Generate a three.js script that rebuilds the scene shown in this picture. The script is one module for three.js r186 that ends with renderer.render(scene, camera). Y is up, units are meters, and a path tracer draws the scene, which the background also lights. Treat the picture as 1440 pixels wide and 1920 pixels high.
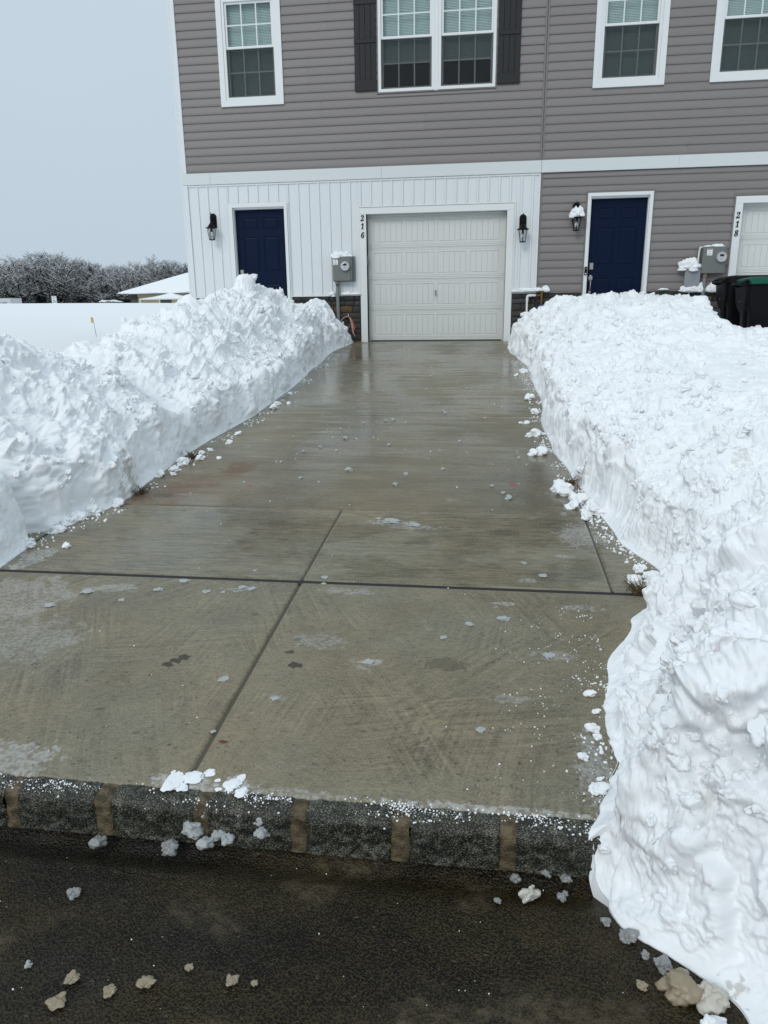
import * as THREE from 'three';
import { mergeGeometries, mergeVertices, toCreasedNormals } from 'three/addons/utils/BufferGeometryUtils.js';
import { ImprovedNoise } from 'three/addons/math/ImprovedNoise.js';
import { FontLoader } from 'three/addons/loaders/FontLoader.js';
import { TextGeometry } from 'three/addons/geometries/TextGeometry.js';

// ---------------------------------------------------------------- camera, sky, sun, exposure
const scene = new THREE.Scene();
const camera = new THREE.PerspectiveCamera(70.41, 0.75, 0.05, 900);
camera.position.set(2.0836, 0.5397, 13.262);
camera.rotation.set(-0.27098, 0.13753, -0.012193, 'YXZ');
const renderer = new THREE.WebGLRenderer({ antialias: true });
renderer.setSize(768, 1024);
renderer.toneMapping = THREE.LinearToneMapping;
renderer.toneMappingExposure = 1.0;
renderer.shadowMap.enabled = true;
renderer.shadowMap.type = THREE.PCFSoftShadowMap;

const PN = new ImprovedNoise();
const N3 = (x, y, z) => PN.noise(x + 37.31, y + 11.77, z + 91.13);
function fbm(x, y, z, oct = 4) {
  let a = 0.5, s = 0;
  for (let i = 0; i < oct; i++) { s += a * N3(x, y, z); x *= 2.03; y *= 2.01; z *= 2.07; a *= 0.5; }
  return s;
}
const sstep = (a, b, x) => { const t = Math.min(1, Math.max(0, (x - a) / (b - a))); return t * t * (3 - 2 * t); };
const lerp = (a, b, t) => a + (b - a) * t;
const gauss = (x, z, cx, cz, rx, rz = rx) => Math.exp(-(((x - cx) / rx) ** 2) - (((z - cz) / rz) ** 2));
function mulberry(a) { return () => { a |= 0; a = a + 0x6D2B79F5 | 0; let t = Math.imul(a ^ a >>> 15, 1 | a); t = t + Math.imul(t ^ t >>> 7, 61 | t) ^ t; return ((t ^ t >>> 14) >>> 0) / 4294967296; }; }
function table(rows) { // linear interpolation with smoothing between rows [key, value]
  return k => {
    if (k <= rows[0][0]) return rows[0][1];
    for (let i = 1; i < rows.length; i++) if (k <= rows[i][0]) { const t = (k - rows[i - 1][0]) / (rows[i][0] - rows[i - 1][0]); return lerp(rows[i - 1][1], rows[i][1], t * t * (3 - 2 * t)); }
    return rows[rows.length - 1][1];
  };
}

{ // even winter overcast: brighter overhead, a little bluish towards the horizon
  const W = 256, H = 128, d = new Float32Array(W * H * 4);
  for (let j = 0; j < H; j++) for (let i = 0; i < W; i++) {
    const el = ((j + 0.5) / H - 0.5) * Math.PI, az = (i + 0.5) / W * 2 * Math.PI;
    const s = Math.max(0, Math.sin(el)), dx = Math.cos(el) * Math.cos(az), dz = Math.cos(el) * Math.sin(az);
    const cl = 1 + 0.045 * fbm(dx * 2.2, s * 3, dz * 2.2, 4);
    const g = (1 + 0.26 * s) * cl;
    const o = (j * W + i) * 4;
    d[o] = 0.515 * g; d[o + 1] = 0.615 * g; d[o + 2] = 0.705 * lerp(g, g * 0.97, s); d[o + 3] = 1;
  }
  const sky = new THREE.DataTexture(d, W, H, THREE.RGBAFormat, THREE.FloatType);
  sky.mapping = THREE.EquirectangularReflectionMapping; sky.magFilter = THREE.LinearFilter; sky.minFilter = THREE.LinearFilter; sky.needsUpdate = true;
  scene.background = sky; scene.environment = sky;
}
const sun = new THREE.DirectionalLight(new THREE.Color(1, 0.97, 0.93), 1.1);
sun.position.set(-7, 15, 24); sun.target.position.set(1, 0, 5);
sun.castShadow = true; sun.shadow.radius = 45; sun.shadow.mapSize.set(2048, 2048);
Object.assign(sun.shadow.camera, { left: -16, right: 16, top: 16, bottom: -16, near: 1, far: 70 });
scene.add(sun, sun.target);

// ---------------------------------------------------------------- helpers
const names = {};
function numbered(n) { const k = names[n] = (names[n] ?? -1) + 1; return k ? `${n}_${String(k).padStart(3, '0')}` : n; }
function shade(o) { o.traverse(m => { if (m.isMesh) { m.castShadow = true; m.receiveShadow = true; } }); return o; }
function tag(o, label, category, group) { o.userData.label = label; o.userData.category = category; if (group) o.userData.group = group; return o; }
function thing(name, label, category, x = 0, y = 0, z = 0, group) {
  const o = new THREE.Group(); o.name = numbered(name); o.position.set(x, y, z); scene.add(o);
  return tag(o, label, category, group);
}
function part(name, geo, mat, parent, x = 0, y = 0, z = 0) {
  const m = new THREE.Mesh(geo, mat); m.name = name; m.position.set(x, y, z); m.castShadow = m.receiveShadow = true; parent.add(m); return m;
}
function sub(name, parent, x = 0, y = 0, z = 0) { const o = new THREE.Group(); o.name = name; o.position.set(x, y, z); parent.add(o); return o; }
function structure(name, geo, mat) { const m = part(name, geo, mat, scene); m.userData.kind = 'structure'; return m; }
const geoCache = {};
function cham(w, h, d, c = 0.002) { // box with chamfered edges, centred
  c = Math.min(c, w * 0.3, h * 0.3, d * 0.3);
  const k = [w, h, d, c].map(v => v.toFixed(4)).join();
  if (geoCache[k]) return geoCache[k];
  const a = w / 2 - c, b = h / 2 - c, s = new THREE.Shape([[-a, -b], [a, -b], [a, b], [-a, b]].map(p => new THREE.Vector2(...p)));
  const g = new THREE.ExtrudeGeometry(s, { depth: d - 2 * c, bevelEnabled: true, bevelSize: c, bevelThickness: c, bevelSegments: 1 });
  g.translate(0, 0, -d / 2 + c);
  return geoCache[k] = g;
}
function bx(name, x0, x1, y0, y1, z0, z1, mat, parent, c = 0.002) { return part(name, cham(x1 - x0, y1 - y0, z1 - z0, c), mat, parent, (x0 + x1) / 2, (y0 + y1) / 2, (z0 + z1) / 2); }
function tube(pts, r, seg = 24, rad = 8, closed = false) {
  return new THREE.TubeGeometry(new THREE.CatmullRomCurve3(pts.map(p => new THREE.Vector3(...p)), closed), seg, r, rad, closed);
}
function rod(a, b, r, r2 = r, n = 6) {
  const A = new THREE.Vector3(...a), Bv = new THREE.Vector3(...b), d = Bv.clone().sub(A), L = d.length();
  const g = new THREE.CylinderGeometry(r2, r, L, n, 1); g.translate(0, L / 2, 0);
  g.applyQuaternion(new THREE.Quaternion().setFromUnitVectors(new THREE.Vector3(0, 1, 0), d.normalize())); g.translate(...a);
  return g;
}
const merge = gs => mergeGeometries(gs.map(g => { const n = g.index ? g.toNonIndexed() : g.clone(); for (const k of Object.keys(n.attributes)) if (!['position', 'normal', 'uv'].includes(k)) n.deleteAttribute(k); return n; }));
const L = (r, g, b) => new THREE.Color().setRGB(r, g, b);
const std = (c, roughness = 0.6, o = {}) => new THREE.MeshStandardMaterial({ color: c, roughness, ...o });
function tex8(W, H, fn, srgb, wrap = true) { // fn(i, j) -> [r, g, b] in 0..1 (linear if srgb)
  const d = new Uint8Array(W * H * 4);
  const enc = v => { v = Math.min(1, Math.max(0, v)); return srgb ? (v <= 0.0031308 ? v * 12.92 : 1.055 * Math.pow(v, 1 / 2.4) - 0.055) : v; };
  for (let j = 0; j < H; j++) for (let i = 0; i < W; i++) {
    const c = fn(i, j), o = (j * W + i) * 4;
    if (typeof c === 'number') { const e = enc(c) * 255; d[o] = d[o + 1] = d[o + 2] = e; } else { d[o] = enc(c[0]) * 255; d[o + 1] = enc(c[1]) * 255; d[o + 2] = enc(c[2]) * 255; }
    d[o + 3] = 255;
  }
  const t = new THREE.DataTexture(d, W, H, THREE.RGBAFormat); t.magFilter = THREE.LinearFilter; t.minFilter = THREE.LinearMipmapLinearFilter; t.generateMipmaps = true;
  if (wrap) t.wrapS = t.wrapT = THREE.RepeatWrapping;
  if (srgb) t.colorSpace = THREE.SRGBColorSpace;
  t.needsUpdate = true; return t;
}
// noise that repeats over a tile of period P (in noise cells)
function tileNoise(u, v, P, seed = 0) {
  const a = u * P, b = v * P, fu = u, fv = v;
  const n = (x, y) => N3(x + seed * 7.3, y - seed * 3.1, seed * 1.7);
  return lerp(lerp(n(a, b), n(a - P, b), fu), lerp(n(a, b - P), n(a - P, b - P), fu), fv) * 1.3;
}
const S = 0.067;                       // the drive rises towards the house
const gy = z => -S * z;
const ROAD = -0.90;

// ---------------------------------------------------------------- snow
const h3 = (i, j, k, s) => { let h = Math.imul(i, 374761393) + Math.imul(j, 668265263) + Math.imul(k, 1440662683) + Math.imul(s, 974634053); h = Math.imul(h ^ (h >>> 13), 1274126177); h = Math.imul(h ^ (h >>> 15), 2246822519); return ((h ^ (h >>> 16)) >>> 0) / 4294967296; };
function plates(x, y, z, size, seed, sharp = 26) { // broken blocks: tilted facets that meet in creases
  x /= size; y /= size; z /= size;
  const ix = Math.floor(x), iy = Math.floor(y), iz = Math.floor(z);
  let sw = 0, sh = 0;
  for (let a = -1; a < 2; a++) for (let b = -1; b < 2; b++) for (let c = -1; c < 2; c++) {
    const i = ix + a, j = iy + b, k = iz + c;
    const px = x - i - h3(i, j, k, seed), py = y - j - h3(i, j, k, seed + 1), pz = z - k - h3(i, j, k, seed + 2);
    const d2 = px * px + py * py + pz * pz;
    if (d2 > 1.6) continue;
    const w = Math.exp(-sharp * d2 * 0.5);
    const o = h3(i, j, k, seed + 3) * 2 - 1;
    const t = o * 0.75 + (h3(i, j, k, seed + 4) - 0.5) * 1.6 * px + (h3(i, j, k, seed + 5) - 0.5) * 1.6 * py + (h3(i, j, k, seed + 6) - 0.5) * 1.6 * pz + 0.35 * (0.35 - d2);
    sw += w; sh += w * t;
  }
  return sw > 1e-9 ? sh / sw : 0;
}
function snowRelief(x, y, z, rough, fine = 1) {
  const q = 0.045, wx = x + q * N3(x * 7, y * 7, z * 7) + 0.018 * N3(x * 19, y * 19, z * 19), wy = y + q * N3(x * 7 + 9, y * 7, z * 7) + 0.018 * N3(x * 19 + 7, y * 19, z * 19), wz = z + q * N3(x * 7, y * 7 + 5, z * 7) + 0.018 * N3(x * 19, y * 19 + 3, z * 19);
  const m = sstep(-0.30, 0.30, fbm(x * 1.9, y * 1.9, z * 1.9, 2) * 1.6);   // clods here, smoother lumps there
  const nearBy = z > 10.4;
  let d = 0.075 * fbm(x * 1.9, y * 1.9, z * 1.9, 3) * 1.6;
  d += rough * (0.060 * plates(wx, wy, wz, 0.42, 11, 30) * (0.5 + 0.5 * m) + 0.042 * plates(wx, wy, wz, 0.17, 31, nearBy ? 46 : 60) * (0.25 + 0.85 * m) + 0.017 * plates(wx, wy, wz, 0.065, 51, nearBy ? 30 : 60) * (0.2 + 0.9 * m));
  const b1 = N3(wx * 11, wy * 11, wz * 11), b2 = N3(wx * 23, wy * 23, wz * 23), b3 = N3(x * 47, y * 47, z * 47);
  d += (0.35 + 0.65 * rough) * (0.020 * (0.35 - Math.abs(b1)) + 0.012 * (0.35 - Math.abs(b2)) * (0.4 + m)) + fine * (0.35 + 0.65 * rough) * 0.005 * b3;
  if (nearBy) d += rough * (0.045 * plates(wx, wy, wz, 0.24, 71, 44) + 0.018 * plates(wx, wy, wz, 0.055, 91, 46));
  if (z > 9) d += fine * sstep(9, 10.2, z) * (0.010 * (0.3 - Math.abs(N3(wx * 31, wy * 31, wz * 31))) + 0.008 * (0.3 - Math.abs(N3(x * 60, y * 60, z * 60))) + 0.0048 * N3(x * 100, y * 100, z * 100));
  return d;
}
const snowBump = tex8(512, 512, (i, j) => {
  const u = i / 512, v = j / 512;
  return 0.5 + 0.30 * tileNoise(u, v, 24, 1) + 0.28 * tileNoise(u, v, 60, 2) + 0.25 * tileNoise(u, v, 128, 3);
}, false);
const snowMat = new THREE.MeshStandardMaterial({ color: 0xffffff, vertexColors: true, roughness: 0.95 });
const snowPlain = new THREE.MeshStandardMaterial({ color: L(0.88, 0.895, 0.91), roughness: 0.95, bumpMap: snowBump, bumpScale: 0.003 });
const snowLoose = std(L(0.88, 0.895, 0.91), 0.95);
const SNOW = [0.88, 0.895, 0.91];

function sheet(NR, NC, pos, opt) { // pos(r,c)->[x,y,z] big form; relief(x,y,z,r,c)->metres along the normal; colour(x,y,z)->[r,g,b]
  const P = new Float32Array(NR * NC * 3), Q = new Float32Array(NR * NC * 3), C = new Float32Array(NR * NC * 3), U = new Float32Array(NR * NC * 2);
  for (let r = 0; r < NR; r++) for (let c = 0; c < NC; c++) { const p = pos(r, c), o = (r * NC + c) * 3; P[o] = p[0]; P[o + 1] = p[1]; P[o + 2] = p[2]; }
  const e = new THREE.Vector3(), f = new THREE.Vector3();
  for (let r = 0; r < NR; r++) for (let c = 0; c < NC; c++) {
    const o = (r * NC + c) * 3, ra = Math.max(0, r - 2), rb = Math.min(NR - 1, r + 2), ca = Math.max(0, c - 2), cb = Math.min(NC - 1, c + 2);
    const i1 = (ra * NC + c) * 3, i2 = (rb * NC + c) * 3, i3 = (r * NC + ca) * 3, i4 = (r * NC + cb) * 3;
    e.set(P[i2] - P[i1], P[i2 + 1] - P[i1 + 1], P[i2 + 2] - P[i1 + 2]); f.set(P[i4] - P[i3], P[i4 + 1] - P[i3 + 1], P[i4 + 2] - P[i3 + 2]);
    e.cross(f).normalize(); if (opt.flip) e.negate();
    const x = P[o], y = P[o + 1], z = P[o + 2], d = opt.relief(x, y, z, r, c);
    Q[o] = x + e.x * d; Q[o + 1] = y + e.y * d; Q[o + 2] = z + e.z * d;
    const k = opt.colour ? opt.colour(Q[o], Q[o + 1], Q[o + 2]) : SNOW; C[o] = k[0]; C[o + 1] = k[1]; C[o + 2] = k[2];
    const q = (r * NC + c) * 2; // texture runs along the surface: arc length across the bank, z along it
    U[q] = c ? U[q - 2] + Math.hypot(x - P[o - 3], y - P[o - 2], z - P[o - 1]) / 0.5 : 0; U[q + 1] = z / 0.5;
  }
  const I = new Uint32Array((NR - 1) * (NC - 1) * 6); let n = 0;
  for (let r = 0; r < NR - 1; r++) for (let c = 0; c < NC - 1; c++) {
    const a = r * NC + c, b = a + 1, d = a + NC, g = d + 1;
    if (opt.flip) { I[n++] = a; I[n++] = b; I[n++] = d; I[n++] = b; I[n++] = g; I[n++] = d; } else { I[n++] = a; I[n++] = d; I[n++] = b; I[n++] = b; I[n++] = d; I[n++] = g; }
  }
  const g = new THREE.BufferGeometry();
  g.setAttribute('position', new THREE.BufferAttribute(Q, 3)); g.setAttribute('color', new THREE.BufferAttribute(C, 3)); g.setAttribute('uv', new THREE.BufferAttribute(U, 2));
  g.setIndex(new THREE.BufferAttribute(I, 1)); g.computeVertexNormals(); return g;
}
// rows that get denser towards the camera; columns that get denser where the bank is steep
function zRows(z0, z1, NR) { // spacing grows with the distance from the street
  const w = 0.7, F = z => -Math.asinh((13.3 - z) / w), a = F(z0), b = F(z1); return Array.from({ length: NR }, (_, i) => 13.3 - w * Math.sinh(-lerp(a, b, i / (NR - 1))));
}
const uSpread = (t, umax) => umax * (Math.exp(2 * t) - 1) / (Math.exp(2) - 1);
function fieldY(x, z) { // open snow to the left and behind: a hollow, then a long low rise
  const dx = x - 2.08, dz = z - 13.26, fw = -0.454 * dx - 0.891 * dz, lat = -0.891 * dx + 0.454 * dz;
  let y = -0.14 + 0.05 * fbm(x * 0.12, 0, z * 0.12, 3);
  y += 0.085 * Math.max(0, Math.min(9, lat + 1.2)) * sstep(15, 30, fw);
  const crest = 1.09 + 0.012 * Math.min(0, lat);
  y = lerp(y, crest, sstep(27.5, 42, fw) ** 0.8);
  y -= 0.35 * sstep(42, 50, fw);
  return y;
}
const GROUND = z => z < 11.62 ? gy(z) : ROAD;

// dirt and grit lodged in the snow
function dirtSpots(list) {
  return (x, y, z) => {
    let k = 0;
    for (const [cx, cz, r, a] of list) {
      const d2 = ((x - cx) ** 2 + (z - cz) ** 2) / (r * r);
      if (d2 < 3) { const g = sstep(0.10, 0.26, fbm(x * 55, y * 55, z * 55, 3) + 0.45 * Math.exp(-d2) - 0.12); k = Math.max(k, a * g); }
    }
    const fleck = sstep(0.62, 0.72, N3(x * 38, y * 38, z * 38)) * sstep(0.05, 0.3, N3(x * 3, y * 3, z * 3)) * 0.25;
    k = Math.max(k, fleck);
    return [lerp(SNOW[0], 0.30, k), lerp(SNOW[1], 0.235, k), lerp(SNOW[2], 0.16, k)];
  };
}

// left bank
const banks = [];
const edgeL = table([[1.7, -0.32], [3, -0.24], [5, -0.13], [6.2, -0.11], [8, -0.19], [9.1, -0.15], [9.5, -0.24], [9.60, -0.30], [9.69, -0.44], [9.78, -0.32], [9.86, -0.29], [10.15, -0.27], [10.45, -0.72], [11, -1.15], [11.6, -1.55], [12.3, -1.8]]);
const crestL = table([[1.6, 0.35], [2.0, 0.62], [2.6, 0.82], [2.9, 0.84], [3.3, 0.86], [3.8, 0.78], [4.6, 0.65], [5.1, 0.59], [5.8, 0.44], [6.4, 0.31], [6.9, 0.24], [7.4, 0.18], [7.8, 0.21], [8.1, 0.33], [8.5, 0.40], [9.2, 0.30], [10, 0.14], [10.6, -0.1], [12, -0.35]]);
const crestLx = table([[1.7, -0.85], [2.6, -0.95], [3.4, -1.25], [5, -1.35], [9, -1.3], [10.2, -1.25], [12.3, -2.7]]);
{
  const zr = zRows(1.62, 12.0, 560), NCL = 400, uAt = (r, c) => uSpread(c / (NCL - 1), 3.4);
  const macro = (r, c) => {
    const z = zr[r], u = uAt(r, c), x0 = edgeL(z), ucr = x0 - crestLx(z), x = x0 - u, G = GROUND(z);
    const end = sstep(1.66, 1.86, z + 0.10 * u);                             // squared-off end near the house
    let H = crestL(z) - G; const hf = Math.min(0.40, H * 0.5) * (0.8 + 0.3 * N3(0, 0, z * 1.3));
    let h = hf * sstep(-0.01, 0.14 + 0.04 * N3(0, 5, z * 2), u) + (H - hf) * Math.pow(sstep(0.0, ucr, u), 0.85);
    const y0 = G + h, fy = fieldY(x, z) - 0.05;
    let y = u < ucr ? y0 : lerp(y0, fy, sstep(ucr, ucr + 1.3, u));
    y += 0.11 * gauss(x, z, -1.14, 3.36, 0.11, 0.14) + 0.10 * gauss(x, z, -0.9, 2.3, 0.13) + 0.08 * gauss(x, z, -1.25, 4.35, 0.16) + 0.06 * gauss(x, z, -1.2, 5.4, 0.13);
    y = lerp(Math.min(G - 0.04, y), y, end);
    if (c === 0) y = G - 0.05;
    return [x, y, z];
  };
  const spots = dirtSpots([[-1.15, 8.55, 0.08, 0.4], [-0.18, 8.92, 0.05, 0.6], [-0.16, 8.05, 0.04, 0.6], [-0.17, 9.05, 0.03, 0.5]]);
  const g = sheet(zr.length, NCL, macro, {
    flip: true, colour: spots,
    relief: (x, y, z, r, c) => {
      const u = uAt(r, c), hh = y - GROUND(z), low = sstep(0.42, 0.10, hh) * sstep(0.9, 0.3, u);      // shovelled face: smoother, scraped in streaks
      const smoothEnd = sstep(9.6, 9.8, z) * sstep(10.5, 10.2, z);
      const rough = (1 - 0.6 * low) * (1 - 0.75 * smoothEnd) * sstep(3.4, 2.6, u);
      let d = snowRelief(x, y, z, rough);
      d += low * (0.010 * N3(z * 34 + y * 9, y * 2.0, 4) + 0.005 * N3(z * 80 + y * 16, y * 4, 8));
      return d * sstep(-0.03, 0.08, hh) - 0.012 * sstep(0.12, 0.0, hh);
    }
  });
  const m = banks[0] = part(numbered('snow_bank'), g, snowMat, scene);
  tag(m, 'tall lumpy shovelled snow bank along the left edge of the driveway', 'snow bank', 'shovelled snow banks');
}
// mound between the front walk and the meter
{
  const NR = 170, NC = 170;
  const macro = (r, c) => {
    const x = lerp(-1.75, -0.08, c / (NC - 1)), z = lerp(0.03, 1.62, r / (NR - 1)), G = gy(z);
    const right = sstep(-0.13 - 0.13 * z, -0.36 - 0.13 * z, x), front = sstep(1.52, 1.3, z), back = lerp(0.55, 1, sstep(0.02, 0.35, z));
    let h = 0.66 * Math.exp(-(((x + 0.80) / 0.36) ** 2)) * Math.exp(-(((z - 0.75) / 0.9) ** 2)) + 0.20;
    h *= right * front * back * sstep(-1.72, -1.5, x);
    return [x, G - 0.05 + h, z];
  };
  const g = sheet(NR, NC, macro, { relief: (x, y, z) => snowRelief(x, y, z, 0.8) * sstep(0, 0.1, y - gy(z) + 0.04) });
  tag(banks[1] = part(numbered('snow_bank'), g, snowMat, scene), 'small peaked snow mound against the stone below the meter by the garage', 'snow bank', 'shovelled snow banks');
}
// right bank: windrow along the drive, heap in front of the neighbour's door, ploughed heap at the kerb
const edgeR = table([[-0.2, 2.62], [0.5, 2.52], [1.0, 2.44], [1.6, 2.46], [2.2, 2.55], [3.3, 2.65], [4.9, 2.65], [5.6, 2.67], [6.8, 2.60], [7.6, 2.62], [8.3, 2.68], [8.9, 2.74], [9.5, 2.80], [9.95, 2.93], [10.2, 2.86], [10.42, 2.70], [10.8, 2.55], [11.05, 2.51], [11.3, 2.50], [11.42, 2.46], [11.52, 2.42], [11.62, 2.38], [11.72, 2.43], [12.0, 2.66], [12.4, 2.95], [13, 3.5], [13.6, 4.2]]);
const crestR = table([[-0.1, 0.28], [0.5, 0.40], [1.1, 0.62], [1.8, 0.76], [3, 0.75], [4.5, 0.66], [6, 0.60], [7.5, 0.55], [9, 0.56], [10, 0.60], [11, 0.66], [11.6, 0.68], [12, 0.78], [13, 0.7]]);
{
  const zr = zRows(-0.02, 12.7, 1640), NCR = 410, uMax = zr.map(z => lerp(6.0, 2.1, sstep(5, 11, z))), uAt = (r, c) => uSpread(c / (NCR - 1), uMax[r]);
  const macro = (r, c) => {
    const z = zr[r], u = uAt(r, c), x = edgeR(z) + u, G = lerp(gy(z), ROAD, sstep(11.60, 11.68, z));
    const near = sstep(9.8, 10.6, z), wide = lerp(0.14, 0.33, near) * (1 - 0.5 * gauss(0, z, 0, 11.63, 1, 0.12));
    const H = crestR(z), hf = lerp(0.40, 0.34, near) * Math.min(1, H / 0.6) * (0.85 + 0.3 * N3(3, 0, z * 1.2));
    let h = hf * sstep(-0.01, wide, u) + (H - hf) * sstep(0.02, lerp(0.75, 0.62, near), u);
    // behind the windrow
    let back = 0.46;
    back = lerp(back, 0.75, sstep(3.9, 2.4, z) * sstep(5.35, 5.0, x));
    back = lerp(back, 0.30, sstep(5.05, 5.4, x) * sstep(4.2, 2.6, z));
    back = lerp(back, 0.17, sstep(5.15, 5.4, x) * sstep(1.9, 1.5, z));
    back = lerp(back, 0.66, near);
    back += 0.20 * gauss(x, z, 3.75, 8.75, 0.42, 0.45) + 0.13 * gauss(x, z, 4.5, 9.3, 0.5, 0.4) + 0.22 * gauss(x, z, 3.25, 10.7, 0.40, 0.35) + 0.18 * gauss(x, z, 3.05, 11.55, 0.32, 0.3) + 0.12 * gauss(x, z, 4.3, 5.2, 0.6, 0.7) + 0.15 * gauss(x, z, 3.5, 12.2, 0.4, 0.4) + 0.10 * gauss(x, z, 4.6, 3.4, 0.5);
    h = lerp(h, back, sstep(0.75, 1.35, u));
    h += 0.07 * gauss(x, z, 3.15, 1.5, 0.18) + 0.06 * gauss(x, z, 4.9, 1.7, 0.2) + 0.05 * gauss(x, z, 3.2, 7.4, 0.25);
    h *= lerp(0.78, 1, sstep(0.0, 0.45, z));
    let y = G + h;
    y = lerp(y, Math.min(y, G + 0.3), sstep(7.2, 8.2, x));
    if (c === 0) y = G - 0.05;
    return [x, y, z];
  };
  const spots = dirtSpots([[2.66, 11.56, 0.05, 0.34], [2.74, 11.60, 0.045, 0.38], [2.82, 11.66, 0.05, 0.34], [2.62, 11.72, 0.03, 0.3], [2.66, 11.93, 0.025, 0.45], [2.68, 12.17, 0.02, 0.5], [2.95, 11.44, 0.04, 0.35], [3.3, 9.7, 0.05, 0.3], [2.74, 11.2, 0.04, 0.35], [2.72, 8.56, 0.05, 0.6], [3.02, 10.9, 0.05, 0.3], [2.86, 11.8, 0.035, 0.35], [2.9, 12.05, 0.03, 0.35], [2.88, 10.2, 0.05, 0.35], [2.68, 3.3, 0.05, 0.45], [4.4, 4.6, 0.05, 0.3], [4.0, 3.6, 0.04, 0.3]]);
  const g = sheet(zr.length, NCR, macro, {
    flip: false, colour: spots,
    relief: (x, y, z, r, c) => {
      const u = uAt(r, c), hh = y - GROUND(z), low = sstep(0.40, 0.10, hh) * sstep(0.8, 0.25, u) * sstep(11.2, 10.2, z);
      const calm = sstep(3.4, 3.7, x) * sstep(6.2, 6.7, z) * sstep(8.2, 7.7, z) * sstep(5.2, 4.8, z - 3);
      const rough = (1 - 0.7 * low) * (1 - 0.8 * calm);
      let d = snowRelief(x, y, z, rough * lerp(1, 0.85, sstep(10.5, 11.5, z)));
      d += low * (0.010 * N3(z * 34 + y * 9, y * 2, 14) + 0.005 * N3(z * 80 + y * 16, y * 4, 18));
      if (d < 0) d *= sstep(-0.03, 0.06, hh);
      return d * sstep(-0.03, 0.08, hh) * (1 - 0.5 * gauss(0, z, 0, 11.63, 1, 0.07) * sstep(0.16, 0.05, u));
    }
  });
  tag(banks[2] = part(numbered('snow_bank'), g, snowMat, scene), 'wide rough snow bank right of the driveway from the neighbour door to the kerb', 'snow bank', 'shovelled snow banks');
}
{ // open snow cover, one sheet to the horizon
  const xs = [], zs = [];
  for (let i = -70; i <= 70; i++) xs.push(Math.sign(i) * (Math.exp(Math.abs(i) / 70 * 6.15) - 1) * 0.9);
  for (let i = -70; i <= 70; i++) zs.push(4 + Math.sign(i) * (Math.exp(Math.abs(i) / 70 * 6.15) - 1) * 0.9);
  const g = sheet(zs.length, xs.length, (r, c) => {
    const x = xs[c], z = zs[r]; let y = fieldY(x, z);
    const pad = sstep(-0.9, -0.5, x) * sstep(9, 7.5, x) * sstep(-0.3, 0.2, z) * sstep(30, 29, z);   // lies under the drive, walk and banks
    const road = sstep(10.6, 11.4, z) * sstep(21, 19.5, z);
    y = lerp(y, Math.min(-S * Math.max(0, z) - 0.35, -0.4), pad);
    y = lerp(y, ROAD - 0.35, road);
    if (z > 19.5) y = lerp(ROAD - 0.35, -0.45, sstep(19.5, 21, z));
    if (x > -3.2 && x < 9 && z < 0.2 && z > -11) y = -0.45;
    return [x, y, z];
  }, { flip: false, relief: (x, y, z) => 0.02 * N3(x * 0.7, 0, z * 0.7) });
  structure('snow_field', g, snowMat);
}

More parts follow.
